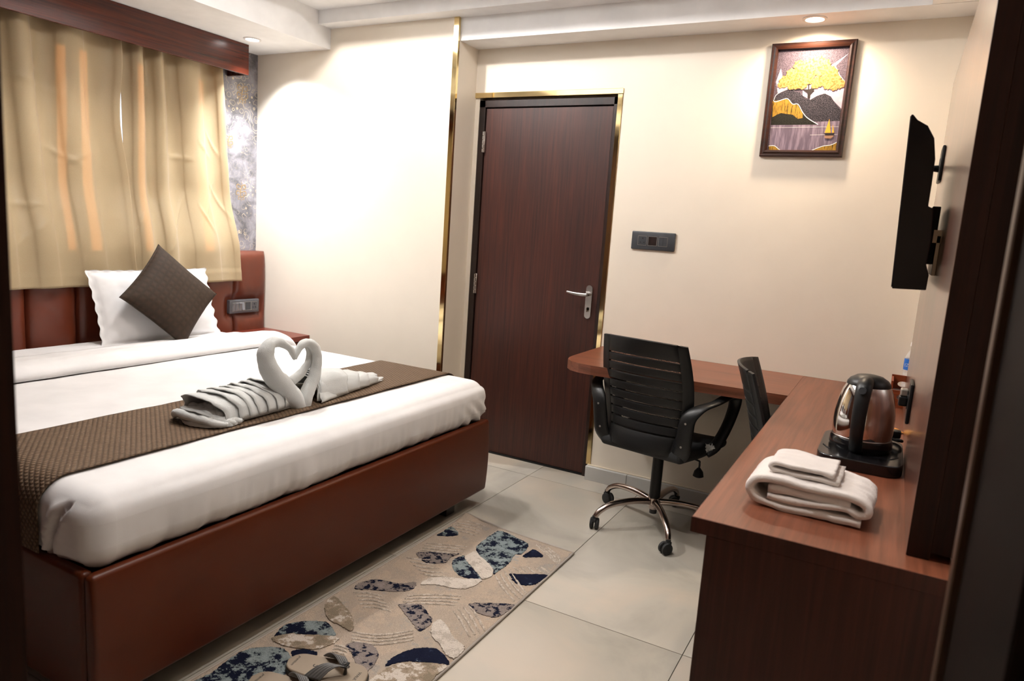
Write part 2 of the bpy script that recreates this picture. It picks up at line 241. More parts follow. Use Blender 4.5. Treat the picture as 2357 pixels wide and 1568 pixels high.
m_rubber = plain('black rubber', (0.012, 0.012, 0.012), 0.7)
m_plate = plain('slate grey switch plastic', (0.040, 0.044, 0.050), 0.4)
m_plated = plain('grey headboard switch plastic', (0.075, 0.075, 0.082), 0.35)
m_silver = plain('silver outline', (0.45, 0.42, 0.38), 0.35, 0.7)
m_sheet = plain('white cotton', (0.69, 0.675, 0.67), 0.85, spec=0.2, bmp=0.1, bs=500, sheen=0.2)
m_sheetd = plain('white duvet cotton', (0.72, 0.705, 0.70), 0.85, spec=0.2, bmp=0.1, bs=400, sheen=0.2)
m_towel = plain('off white terry towel', (0.55, 0.56, 0.545), 0.95, spec=0.1, bmp=0.7, bs=420, sheen=0.4)
m_towels = plain('cream terry towel', (0.72, 0.66, 0.62), 0.95, spec=0.1, bmp=0.7, bs=420, sheen=0.4)
m_grout = plain('dark grout', (0.10, 0.085, 0.07), 0.9)
m_skirt = plain('grey marble skirting', (0.50, 0.49, 0.46), 0.25)
m_skirtedge = plain('cream skirting edge', (0.62, 0.54, 0.42), 0.6)
m_pane = plain('daylight blocker sheet', (0.10, 0.09, 0.07), 0.5)
m_alu = plain('white window frame', (0.6, 0.6, 0.6), 0.4)
m_caddy = wood('caddy wood', '#6a2c16', '#9a4a26', 0, 0.35)
m_orange = plain('orange sachet foil', (0.85, 0.38, 0.06), 0.4)
m_blue = plain('blue bottle label', (0.02, 0.16, 0.62), 0.4)
m_whitepl = plain('white plastic', (0.8, 0.8, 0.8), 0.4)
m_black2 = plain('flat black', (0.004, 0.004, 0.004), 0.8)
m_screen = plain('tv screen glass', (0.006, 0.006, 0.008), 0.06)

def lamp_mat(name, col, st):
    m, n, l, b = new_mat(name); b.inputs['Emission Color'].default_value = (*col, 1)
    b.inputs['Emission Strength'].default_value = st; b.inputs['Base Color'].default_value = (0.8, 0.8, 0.8, 1); return m
m_lampw = lamp_mat('warm lamp diffuser', (1, 0.9, 0.78), 14)
m_lampc = lamp_mat('cool lamp diffuser', (1, 0.97, 0.95), 14)

def marble():
    m, n, l, b = new_mat('beige marble tile')
    tc = n.new('ShaderNodeTexCoord'); oi = n.new('ShaderNodeObjectInfo')
    vm = n.new('ShaderNodeVectorMath'); vm.operation = 'MULTIPLY_ADD'; l.new(oi.outputs['Random'], vm.inputs[0]); vm.inputs[1].default_value = (17, 31, 9)
    l.new(tc.outputs['Object'], vm.inputs[2])
    f = tex(n, l, vm.outputs[0], 1.7, 5, 0.55, 1.2); g = tex(n, l, vm.outputs[0], 0.9, 2)
    c1 = ramp(n, l, f, [(0.30, (0.40, 0.37, 0.32, 1)), (0.5, (0.50, 0.46, 0.395, 1)), (0.70, (0.56, 0.485, 0.40, 1))])
    c2 = ramp(n, l, g, [(0.42, (0.48, 0.47, 0.44, 1)), (0.6, (1, 1, 1, 1))])
    mx = n.new('ShaderNodeMix'); mx.data_type = 'RGBA'; mx.blend_type = 'MULTIPLY'; mx.inputs[0].default_value = 0.35
    l.new(c1, mx.inputs[6]); l.new(c2, mx.inputs[7]); l.new(mx.outputs[2], b.inputs['Base Color'])
    b.inputs['Roughness'].default_value = 0.13; b.inputs['Specular IOR Level'].default_value = 0.5
    return m
m_tile = marble()

def wallpaper():
    m, n, l, b = new_mat('grey damask wallpaper')
    v = coords(n, l, (1, 1, 1))
    f = tex(n, l, v, 9, 6, 0.6, 0.8)
    base = ramp(n, l, f, [(0.35, (0.11, 0.105, 0.115, 1)), (0.5, (0.21, 0.20, 0.22, 1)), (0.66, (0.33, 0.32, 0.35, 1))])
    vo = n.new('ShaderNodeTexVoronoi'); vo.inputs['Scale'].default_value = 24; l.new(v, vo.inputs['Vector'])
    w = n.new('ShaderNodeMath'); w.operation = 'PINGPONG'; l.new(vo.outputs['Distance'], w.inputs[0]); w.inputs[1].default_value = 0.2
    ln = ramp(n, l, w.outputs[0], [(0.0, (1, 1, 1, 1)), (0.018, (1, 1, 1, 1)), (0.03, (0, 0, 0, 1))])
    d = tex(n, l, v, 5, 3); dm = ramp(n, l, d, [(0.5, (0.15, 0.15, 0.15, 1)), (0.6, (1, 1, 1, 1))])
    mu = n.new('ShaderNodeMath'); mu.operation = 'MULTIPLY'; l.new(ln, mu.inputs[0]); l.new(dm, mu.inputs[1])
    mx = n.new('ShaderNodeMix'); mx.data_type = 'RGBA'; l.new(mu.outputs[0], mx.inputs[0]); l.new(base, mx.inputs[6]); mx.inputs[7].default_value = (0.60, 0.50, 0.36, 1)
    l.new(mx.outputs[2], b.inputs['Base Color']); b.inputs['Roughness'].default_value = 0.5
    bump(n, l, b, mu.outputs[0], 0.3); return m
m_paper = wallpaper()
m_damask = plain('bronze damask print', (0.36, 0.25, 0.13), 0.4, 0.4)

def curtain_mat():
    m, n, l, b = new_mat('gold beige curtain satin')
    v = coords(n, l, (1, 300, 300)); f = tex(n, l, v, 2, 3)
    c = ramp(n, l, f, [(0.3, (0.43, 0.34, 0.20, 1)), (0.7, (0.50, 0.40, 0.24, 1))]); l.new(c, b.inputs['Base Color'])
    b.inputs['Roughness'].default_value = 0.5; b.inputs['Sheen Weight'].default_value = 0.25
    tr = n.new('ShaderNodeBsdfTranslucent'); tr.inputs[0].default_value = (0.80, 0.46, 0.17, 1)
    mx = n.new('ShaderNodeMixShader'); mx.inputs[0].default_value = 0.28
    l.new(b.outputs[0], mx.inputs[1]); l.new(tr.outputs[0], mx.inputs[2]); l.new(mx.outputs[0], n['Material Output'].inputs[0]); return m
m_curtain = curtain_mat()

def quilt(name, c1, c2, sc, rot=0.0, depth=0.6, streak=False):
    m, n, l, b = new_mat(name)
    tc = n.new('ShaderNodeTexCoord')
    out = []
    for r in (rot, rot + PI / 2):
        mp = n.new('ShaderNodeMapping'); mp.inputs['Rotation'].default_value = (0, 0, r); l.new(tc.outputs['UV'], mp.inputs[0])
        w = n.new('ShaderNodeTexWave'); w.inputs['Scale'].default_value = sc; w.inputs['Distortion'].default_value = 0.6; w.inputs['Detail Scale'].default_value = 2
        l.new(mp.outputs[0], w.inputs[0]); out.append(w.outputs['Fac'])
    mu = n.new('ShaderNodeMath'); mu.operation = 'MINIMUM'; l.new(out[0], mu.inputs[0]); l.new(out[1], mu.inputs[1])
    f = tex(n, l, tc.outputs['UV'], 40, 3)
    ad = n.new('ShaderNodeMath'); ad.operation = 'MULTIPLY_ADD'; l.new(f, ad.inputs[0]); ad.inputs[1].default_value = 0.5; l.new(mu.outputs[0], ad.inputs[2])
    c = ramp(n, l, ad.outputs[0], [(0.25, (*c1, 1)), (1.1 if False else 0.95, (*c2, 1))]); l.new(c, b.inputs['Base Color'])
    b.inputs['Roughness'].default_value = 0.75; b.inputs['Specular IOR Level'].default_value = 0.25
    bump(n, l, b, mu.outputs[0], depth, 0.003); return m
m_runner = quilt('brown quilted runner', (0.060, 0.036, 0.020), (0.150, 0.095, 0.055), 22, PI / 4 * 0.75, 0.8)
m_cushion = quilt('brown quilted velvet', (0.021, 0.0115, 0.0058), (0.030, 0.0165, 0.0085), 9, 0.0, 0.2)

def pile(name, cols, sc=38, bs=260):
    m, n, l, b = new_mat(name); v = coords(n, l)
    f = tex(n, l, v, sc, 8, 0.72); st = []
    k = len(cols)
    for i, (p, c) in enumerate(cols): st.append((p, (*c, 1)))
    o = ramp(n, l, f, st, True); g = tex(n, l, v, 700, 2)
    g2 = ramp(n, l, g, [(0.35, (0.62, 0.62, 0.62, 1)), (0.65, (1.15, 1.15, 1.15, 1))])
    mx = n.new('ShaderNodeMix'); mx.data_type = 'RGBA'; mx.blend_type = 'MULTIPLY'; mx.inputs[0].default_value = 1
    l.new(o, mx.inputs[6]); l.new(g2, mx.inputs[7]); l.new(mx.outputs[2], b.inputs['Base Color'])
    b.inputs['Roughness'].default_value = 0.95; b.inputs['Specular IOR Level'].default_value = 0.1
    bump(n, l, b, tex(n, l, v, bs, 3), 1.0, 0.004); return m
NV = (0.006, 0.008, 0.022); TL = (0.19, 0.225, 0.225); GY = (0.24, 0.20, 0.18); BG = (0.46, 0.36, 0.27)
m_rug = pile('beige rug ground', [(0, (0.42, 0.37, 0.32)), (0.40, (0.49, 0.40, 0.32)), (0.52, (0.54, 0.43, 0.335)), (0.64, (0.44, 0.40, 0.36))], 7, 500)
m_navyteal = pile('navy and teal pile', [(0, NV), (0.50, TL), (0.56, (0.25, 0.29, 0.29)), (0.74, NV)], 24)
m_navy = pile('navy pile', [(0, NV), (0.60, (0.012, 0.018, 0.045)), (0.66, TL)], 26)
m_gnavy = pile('grey and navy pile', [(0, (0.10, 0.08, 0.075)), (0.32, NV), (0.47, GY), (0.60, (0.30, 0.25, 0.23)), (0.72, NV)], 32)
m_wpile = pile('white pile', [(0, (0.46, 0.40, 0.34)), (0.46, (0.60, 0.53, 0.46)), (0.6, (0.66, 0.60, 0.53))], 22)
m_tpile = pile('tan pile', [(0, (0.24, 0.19, 0.135)), (0.48, (0.33, 0.26, 0.19)), (0.55, (0.60, 0.53, 0.46))], 15)
m_rib = pile('ribbed beige pile', [(0, (0.44, 0.37, 0.30)), (0.5, (0.60, 0.52, 0.44))], 60)
RUGM = dict(navy_teal=m_navyteal, navy=m_navy, grey_navy=m_gnavy, white=m_wpile, tan=m_tpile)

def mesh_cloth():
    m, n, l, b = new_mat('black see through mesh')
    b.inputs['Base Color'].default_value = (0.012, 0.012, 0.013, 1); b.inputs['Roughness'].default_value = 0.6
    v = coords(n, l, (260, 260, 260), rot=(0.0, PI / 4, 0))
    ck = n.new('ShaderNodeTexChecker'); ck.inputs['Scale'].default_value = 1.0; l.new(v, ck.inputs[0])
    mp = n.new('ShaderNodeMapRange'); l.new(ck.outputs['Fac'], mp.inputs[0]); mp.inputs[3].default_value = 0.35; mp.inputs[4].default_value = 1.0
    l.new(mp.outputs[0], b.inputs['Alpha']); return m
m_meshc = mesh_cloth()
def clear(name, tint=(0.9, 0.95, 1.0), a=0.25):
    m, n, l, b = new_mat(name)
    b.inputs['Base Color'].default_value = (*tint, 1); b.inputs['Roughness'].default_value = 0.05; b.inputs['Alpha'].default_value = a
    b.inputs['IOR'].default_value = 1.4; return m
m_clear = clear('clear bottle plastic')
m_glass = clear('window glass', (0.9, 0.95, 0.95), 0.08)

# ------------------------------------------------------------------ the room
XW, YB, YC, XC = -3.873, 3.64, 3.427, -2.30
fl = struct('floor', MB().box(-4.05, 0.30, -1.3, 3.80, -0.06, -0.004), m_grout)
tl0 = None
for i in range(-6, 2):
    for j in range(-3, 2):
        x0, y0 = -0.46 + 0.61 * i, 2.231 + 1.22 * j
        if x0 > 0.2: continue
        if tl0 is None:
            tl0 = MB().box(-0.3035, 0.3035, -0.6085, 0.6085, -0.008, 0.0).build('tile', m_tile, fl); t = tl0
        else:
            t = tl0.copy(); COL.objects.link(t)
        t.location = (x0 + 0.305, y0 + 0.61, 0)
struct('wall_back', MB().box(-1.384, 0.30, YB, 3.80, 0, 2.62).box(XC, -1.384, YB, 3.80, 2.147, 2.70).box(XC, -2.272, YB + 0.005, 3.80, 0, 2.147).box(-2.272, -1.384, 3.72, 3.80, 0, 2.147), m_cream)
struct('wall_column', MB().box(-4.05, XC, YC, 3.80, 0, 2.62), m_cream)
wy0, wy1, wz0, wz1 = 1.25, 3.12, 1.09, 2.18
struct('wall_window', MB().box(-4.05, XW, 0.22, YC, 0, wz0).box(-4.05, XW, 0.22, YC, wz1, 2.70).box(-4.05, XW, 0.22, wy0, wz0, wz1).box(-4.05, XW, wy1, YC, wz0, wz1), m_paper)
struct('wall_right', MB().box(0.178, 0.30, 0.962, YB, 0, 2.62), m_cream)
struct('wall_entry', MB().box(-4.05, -0.86, 0.20, 0.345, 0, 2.95), m_jamb)  # unseen wall; dark finish chosen to cut its bounce light
struct('wall_corridor', MB().box(-1.45, -1.30, -1.30, 0.20, 0, 2.45).box(-1.45, 0.30, -1.40, -1.30, 0, 2.45).box(0.127, 0.30, -1.30, 0.62, 0, 2.45), m_corridor)
cl = MB().box(-4.05, -2.95, 0.20, 3.80, 2.59, 3.05).box(-0.30, 0.30, 0.20, 3.80, 2.59, 3.05).box(-2.95, -0.30, 3.02, 3.80, 2.59, 3.05).box(-2.95, -0.30, 0.20, 1.2, 2.59, 3.05)
cl.box(-2.95, -0.30, 1.2, 3.02, 2.95, 3.05)                  # raised tray in the middle of the room
cl.box(XW, -3.24, 0.9, YC, 2.39, 2.63)                      # lowered band over the window
cl.box(-0.02, 0.178, 0.9, 3.44, 2.39, 2.63)                  # lowered band over the television wall
cl.box(XW, 0.178, 0.346, 0.9, 2.39, 2.63)                    # lowered band over the entry
cl.box(-1.45, 0.30, -1.30, 0.346, 2.39, 2.63)
struct('ceiling', cl, m_white)
struct('ceiling_soffit', MB().box(XC, 0.178, 3.445, YB, 2.39, 2.52), m_white)
struct('ceiling_beam', MB().box(-3.24, -0.02, 3.32, YC, 2.512, 2.60).box(XC, -0.02, YC, YB, 2.512, 2.60), m_white)
# gold trims
struct('trim_1', MB().box(XC, -1.383, YB - 0.006, YB + 0.03, 2.118, 2.147, 0.002, 1), m_gold)
struct('trim_2', MB().box(-1.413, -1.385, YB - 0.006, YB + 0.03, 0.08, 2.118, 0.002, 1), m_gold)
struct('trim_3', MB().box(XC - 0.029, XC + 0.002, YC - 0.006, YC, 0, 2.511, 0.001, 1).box(XC, XC + 0.003, YC - 0.005, YC + 0.012, 0, 2.511), m_gold)
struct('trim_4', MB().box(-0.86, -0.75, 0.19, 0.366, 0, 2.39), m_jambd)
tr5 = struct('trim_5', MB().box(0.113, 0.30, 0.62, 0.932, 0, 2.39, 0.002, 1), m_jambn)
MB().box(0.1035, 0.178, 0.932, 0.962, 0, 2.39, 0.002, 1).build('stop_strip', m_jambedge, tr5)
# skirting tiles along the back wall
bb = struct('baseboard_back', MB().box(-1.398, 0.178, 3.622, YB, 0, 0.084), m_skirtedge)
for x0, x1 in ((-1.400, -1.155), (-1.153, -0.545), (-0.543, 0.06)):
    MB().box(x0, x1, 3.602, 3.622, 0, 0.080, 0.001, 1).build('tile', m_skirt, bb)

# the door to the bathroom
dr = bpy.data.objects.new('door_1', None); COL.objects.link(dr); dr.location = (-1.84, YB, 0); dr['kind'] = 'structure'
MB().box(-2.271, -2.232, YB + 0.006, 3.74, 0, 2.106, 0.002, 1).box(-1.436, -1.410, YB + 0.006, 3.74, 0, 2.106, 0.002, 1).box(-2.271, -1.410, YB + 0.006, 3.74, 2.066, 2.106, 0.002, 1).build('door_frame', m_frame, dr)
MB().box(-2.229, -1.439, YB + 0.018, 3.70, 0.012, 2.062, 0.0015, 1).build('door_leaf', m_door, dr)
MB().box(-2.229, -1.439, YB + 0.012, 3.70, 0.0, 0.011).build('gap_shadow', m_black, dr)  # black strip standing for the shadow line under the door
for z in (1.87, 1.037, 0.25):
    h = MB().box(-2.233, -2.221, YB + 0.002, YB + 0.018, z - 0.06, z + 0.06, 0.001, 1)
    for k in range(5): h.tube([(-2.2305, YB + 0.001, z - 0.06 + 0.024 * k + 0.001), (-2.2305, YB + 0.001, z - 0.038 + 0.024 * k)], 0.006, 8)
    h.build('hinge', m_steel, dr, smooth=True)
def stadium(x0, x1, z0, z1, n=8):
    r = (x1 - x0) / 2; cx = (x0 + x1) / 2
    return [(cx + r * math.cos(a), z1 - r + r * math.sin(a)) for a in [PI * k / n for k in range(n + 1)]] + [(cx - r * math.cos(a), z0 + r - r * math.sin(a)) for a in [PI * k / n for k in range(n + 1)]]
mpy = lambda x, z, y: (x, y, z)
hp = MB().prism(stadium(-1.505, -1.468, 0.910, 1.098), YB + 0.008, YB + 0.018, mpy).build('handle_plate', m_steel, dr)
MB().tube([(-1.487, YB + 0.012, 1.045), (-1.487, YB - 0.035, 1.045)], 0.011, 12).tube([(-1.482, YB - 0.035, 1.045), (-1.52, YB - 0.038, 1.044), (-1.56, YB - 0.038, 1.047), (-1.603, YB - 0.036, 1.053)], [0.010, 0.010, 0.008, 0.005], 10, smooth=3, flat=(1, 0.7)).build('lever', m_steel, hp, smooth=True)
MB().lathe([(0.0, -0.004), (0.009, -0.004), (0.009, 0.0), (0.0, 0.0)], 16).build('keyhole', m_black, hp).matrix_basis = Matrix.Translation((-1.487, YB + 0.008, 0.965)) @ Matrix.Rotation(PI / 2, 4, 'X')
MB().box(-1.4885, -1.4855, YB - 0.012, YB + 0.006, 0.948, 0.972, 0.001, 1).build('key', m_steel, hp)

# the window behind the curtains
wd = bpy.data.objects.new('window_1', None); COL.objects.link(wd); wd.location = (-3.96, 2.2, wz0); wd['kind'] = 'structure'
wf = MB()
wf.box(-4.0, -3.93, wy0, wy1, wz0, wz0 + 0.04).box(-4.0, -3.93, wy0, wy1, wz1 - 0.04, wz1).box(-4.0, -3.93, wy0, wy0 + 0.04, wz0, wz1).box(-4.0, -3.93, wy1 - 0.03, wy1, wz0, wz1)
wf.build('window_frame', m_alu, wd)
for a, b in ((1.29, 1.62), (1.635, 2.10), (2.135, 2.205), (2.262, 2.515), (2.56, 2.90), (2.965, 3.09)):  # unseen strips added to block daylight between the curtain's glowing stripes
    MB().box(-3.975, -3.955, a, b, wz0 + 0.04, wz1 - 0.04).build('daylight_blocker', m_pane, wd)
MB().box(-3.992, -3.988, wy0 + 0.04, wy1 - 0.03, wz0 + 0.04, wz1 - 0.04).build('pane', m_glass, wd)
# damask medallions printed on the wallpaper strip
wp = bpy.data.objects['wall_window']
def medallion(cy, cz, s):
    m = MB()
    def P(y, z): return (XW + 0.0012, cy + y * s, cz + z * s)
    m.tube([P(0, 1.0), P(0.10, 0.6), P(0, 0.3), P(-0.1, -0.1), P(0, -0.6), P(0.02, -1)], [0.0006, 0.003, 0.0045, 0.004, 0.003, 0.0006], 6, smooth=3)
    for sg in (-1, 1):
        m.tube([P(0, 0.5), P(0.45 * sg, 0.7), P(0.55 * sg, 0.35), P(0.2 * sg, 0.2), P(0.35 * sg, 0.45)], [0.002, 0.0035, 0.003, 0.002, 0.001], 6, smooth=4)
        m.tube([P(0, -0.1), P(0.5 * sg, 0.05), P(0.6 * sg, -0.3), P(0.25 * sg, -0.35), P(0.35 * sg, -0.12)], [0.002, 0.0035, 0.003, 0.002, 0.001], 6, smooth=4)
        m.tube([P(0, -0.6), P(0.3 * sg, -0.5), P(0.34 * sg, -0.8), P(0.12 * sg, -0.75)], [0.002, 0.003, 0.002, 0.001], 6, smooth=4)
    m.v = [(XW + 0.0003 + (p[0] - XW) * 0.25, p[1], p[2]) for p in m.v]
    return m
medallion(3.305, 2.125, 0.07).build('damask_medallion', m_damask, wp, smooth=True)
medallion(3.300, 1.50, 0.065).build('damask_medallion', m_damask, wp, smooth=True)
medallion(3.20, 1.81, 0.05).build('damask_medallion', m_damask, wp, smooth=True)

# ------------------------------------------------------------------ pelmet and curtains
pe = thing('pelmet', 'glossy reddish wood pelmet box across the top of the curtained window', 'pelmet', (-3.8, 2.0, 2.2))
MB().box(-3.715, -3.697, 0.42, 3.202, 2.208, 2.389, 0.0015, 1).build('fascia', m_pelmet, pe)
MB().box(XW, -3.715, 3.184, 3.202, 2.208, 2.389, 0.001, 1).build('end_board', m_pelmet, pe)
MB().tube([(-3.79, 0.6, 2.33), (-3.79, 3.15, 2.33)], 0.011, 12).build('curtain_rod', m_steel, pe)

def curtain(name, label, t0, t1, b0, b1, folds, seed, bright):
    rnd = random.Random(seed)
    ph = [rnd.uniform(-0.25, 0.25) for _ in range(30)]
    creases = [(rnd.uniform(0.05, 0.9), rnd.uniform(1.05, 2.0), rnd.uniform(-1.2, 1.2), rnd.uniform(0.1, 0.22)) for _ in range(9)]
    def f(u, v):
        z = 0.925 + (2.34 - 0.925) * v
        y = (b0 + (b1 - b0) * u) * (1 - v) + (t0 + (t1 - t0) * u) * v
        if name == 'L': y += 0.018 * math.sin(z * 9 + 1) * u ** 6
        q = u * folds + 0.25 * math.sin(u * 7 + seed) + 0.05 * math.sin(z * 1.7 + u * 5)
        k = int(q) % 30; a = 0.023 + 0.008 * ph[k]
        w = math.sin(2 * PI * q); w = math.copysign(abs(w) ** 0.7, w)
        amp = a * (0.42 + 0.95 * v)
        x = -3.792 + w * amp
        x += 0.070 * sstep(1.50, 1.10, z)                      # pushed out over the headboard
        x += (0.003 + 0.004 * v) * fbm(y, z, seed, 3.0)
        for cu, cz, sl, ln in creases:                          # soft diagonal creases
            dy = (u - cu) * 1.2; dz = z - cz
            t = (dy + dz * sl) / math.hypot(1, sl); d = (dz - dy * sl) / math.hypot(1, sl)
            if abs(t) < ln: x += 0.006 * math.exp(-(d / 0.012) ** 2) * math.cos(t / ln * PI / 2)
        if z < 1.0: x += 0.0022
        return (x, y, z)
    m = MB(); m.grid(f, 260, 110)
    o = m.build('curtain', m_curtain, smooth='all', fix=False, mods=[SOL(0.0012, 0)])
    return tag(o, label, 'curtain', 'curtains at the bedroom window')
curtain('L', 'beige satin curtain on the left, ending above the white pillow', 1.05, 2.405, 1.10, 2.475, 6.2, 3, 1)
curtain('R', 'beige satin curtain on the right, beside the grey patterned wallpaper', 2.445, 3.055, 2.455, 3.172, 3.4, 11, 1)

# ------------------------------------------------------------------ headboard and nightstand
hb = thing('headboard', 'reddish brown leatherette headboard of padded vertical panels behind the bed', 'headboard', (-3.83, 2.2, 0))
def pad(y0, y1, z0, z1, big=False):
    m = MB(); w, h = y1 - y0, z1 - z0
    def f(u, v):
        a = 1 - abs(2 * u - 1) ** 5; b = 1 - abs(2 * v - 1) ** 12
        d = 0.045 * math.sqrt(max(a, 0) * max(b, 0))
        y, z = y0 + w * u, z0 + h * v
        ex = max(0, abs(y - 3.238) - 0.125); ez = max(0, abs(z - 0.751) - 0.046)
        r = math.hypot(ex, ez)
        d *= 1 - 0.80 * math.exp(-(r / 0.035) ** 1.5)
        d += 0.002 * fbm(y, z, 0, 12)
        return (-3.795 + d, y, z)
    m.grid(f, 26, 54)
    m.box(XW + 0.001, -3.796, y0, y1, z0, z1)
    return m.build('padded_panel', m_leatherh, hb, smooth=True)
ys = [0.66, 0.91, 1.16, 1.41, 1.658, 1.906, 2.154, 2.404, 2.655, 2.910, 3.165, 3.425]
for a, b in zip(ys, ys[1:]): pad(a + 0.0005, b - 0.0005, 0.40, 1.112)
def switch(x, name, label, loc, parts, Z):
    return None
sw = thing('switch_plate', 'grey switch plate with rockers and a socket set into the headboard', 'switch plate', (-3.775, 3.24, 0.75), group=None)
MB().box(-3.79, -3.757, 3.118, 3.358, 0.706, 0.796, 0.006, 3).build('plate', m_plated, sw, smooth=True)
for i, y in enumerate((3.148, 3.171, 3.200, 3.222)):
    o = MB().box(-0.006, 0.006, -0.0105, 0.0105, -0.026, 0.026, 0.002, 1).build('rocker', plain('rocker grey', (0.16, 0.16, 0.17), 0.3) if i == 0 else MATS['rocker grey'], None)
    o.parent = sw; o.matrix_parent_inverse = parent_inv(sw); o.matrix_basis = Matrix.Translation((-3.755, y, 0.751)) @ Matrix.Rotation(0.16 * (1 if i != 3 else -1), 4, 'Y')
MB().box(-3.758, -3.7555, 3.240, 3.284, 0.726, 0.776, 0.001, 1).build('blank_module', m_plate, sw)
sk = MB().box(-3.758, -3.7545, 3.293, 3.335, 0.726, 0.776, 0.001, 1).build('socket', m_plated, sw)
for dy, dz, r in ((0, 0.012, 0.005), (-0.010, -0.010, 0.004), (0.010, -0.010, 0.004)):
    MB().tube([(-3.7545, 3.314 + dy, 0.751 + dz), (-3.7538, 3.314 + dy, 0.751 + dz)], r, 10).build('socket_hole', m_black2, sk)
for a, b in ((3.136, 3.184), (3.188, 3.235), (3.238, 3.287), (3.290, 3.338)):
    e = MB()
    for z in (0.723, 0.778): e.box(-3.757, -3.7548, a, b, z, z + 0.0013)
    for y in (a, b): e.box(-3.757, -3.7548, y, y + 0.0012, 0.723, 0.779)
    e.build('outline', m_silver, sw)
ns = thing('nightstand', 'reddish wood nightstand beside the bed under the headboard switches', 'nightstand', (-3.55, 3.2, 0))
MB().box(-3.79, -3.355, 2.985, 3.425, 0.555, 0.59, 0.0015, 1).build('top', m_night, ns)
MB().box(-3.79, -3.38, 3.0, 3.425, 0.0, 0.555, 0.0015, 1).build('body', m_night, ns)
MB().box(-3.38, -3.364, 3.005, 3.42, 0.31, 0.545, 0.002, 1).build('drawer', m_night, ns)

# ------------------------------------------------------------------ bed
bed = thing('bed', 'low double bed frame padded in reddish brown leatherette', 'bed', (-2.7, 1.95, 0))
def rounded(x0, x1, y0, y1, z0, z1, r, step, disp=None):
    bm = bmesh.new()
    L = (x1 - x0, y1 - y0, z1 - z0); O = (x0, y0, z0); lo = (x0 + r, y0 + r, z0 + r); hi = (x1 - r, y1 - r, z1 - r)
    def pt(q):
        c = [min(max(q[k], lo[k]), hi[k]) for k in range(3)]; d = [q[k] - c[k] for k in range(3)]; n = math.sqrt(sum(t * t for t in d))
        p = [c[k] + r * d[k] / n for k in range(3)]; nn = [t / n for t in d]
        if disp: p = disp(p, nn)
        return p
    for ax in range(3):
        a, b = [k for k in range(3) if k != ax]
        na, nb = max(3, int(L[a] / step)), max(3, int(L[b] / step))
        def cs(n, k):
            t = [O[k] + L[k] * i / n for i in range(n + 1)]
            ex = [O[k] + r * j / 4 for j in range(4)] + [O[k] + L[k] - r * j / 4 for j in range(4)]
            t = [v for v in t if O[k] + r <= v <= O[k] + L[k] - r]
            return sorted(set(round(v, 6) for v in t + ex + [O[k] + r, O[k] + L[k] - r]))
        A, B = cs(na, a), cs(nb, b)
        for side in (0, 1):
            g = {}
            for i, va in enumerate(A):
                for j, vb in enumerate(B):
                    q = [0, 0, 0]; q[a] = va; q[b] = vb; q[ax] = O[ax] + L[ax] * side
                    g[i, j] = bm.verts.new(pt(q))
            for i in range(len(A) - 1):
                for j in range(len(B) - 1):
                    bm.faces.new((g[i, j], g[i + 1, j], g[i + 1, j + 1], g[i, j + 1]))
    bmesh.ops.remove_doubles(bm, verts=bm.verts[:], dist=1e-5)
    bm.verts.index_update(); m = MB(); m.add([v.co[:] for v in bm.verts], [[v.index for v in f.verts] for f in bm.faces]); bm.free(); return m
def rail_disp(ax, sgn, c, h):
    def d(p, n):
        k = 0.012 * max(0, 1 - ((p[2] - 0.25) / 0.2) ** 2)
        p[ax] += sgn * k * (1 if n[ax] * sgn > 0.3 else 0); return p
    return d
rounded(-1.702, -1.668, 0.965, 2.94, 0.078, 0.442, 0.014, 0.05, rail_disp(0, 1, 0, 0)).build('foot_rail', m_leather, bed, smooth='all')
rounded(-3.75, -1.703, 0.962, 0.996, 0.078, 0.442, 0.014, 0.05).build('side_rail', m_leather, bed, smooth='all')
rounded(-3.75, -1.703, 2.906, 2.94, 0.078, 0.442, 0.014, 0.05).build('side_rail', m_leather, bed, smooth='all')
MB().box(-3.75, -1.703, 1.0, 2.902, 0.36, 0.42).build('mattress_board', m_frame, bed)
for x, y in ((-1.76, 2.72), (-1.76, 1.12), (-3.6, 2.72), (-3.6, 1.12), (-2.7, 1.95)):
    MB().box(x - 0.035, x + 0.035, y - 0.035, y + 0.035, 0, 0.36 if x < -2 else 0.36, 0.003, 1).build('leg', m_skirt if False else m_frame, bed)
ZT = 0.64
CREASE = [(-1.723, 0.649), (-1.767, 0.609), (-1.808, 0.563), (-1.838, 0.513), (-1.862, 0.451)]
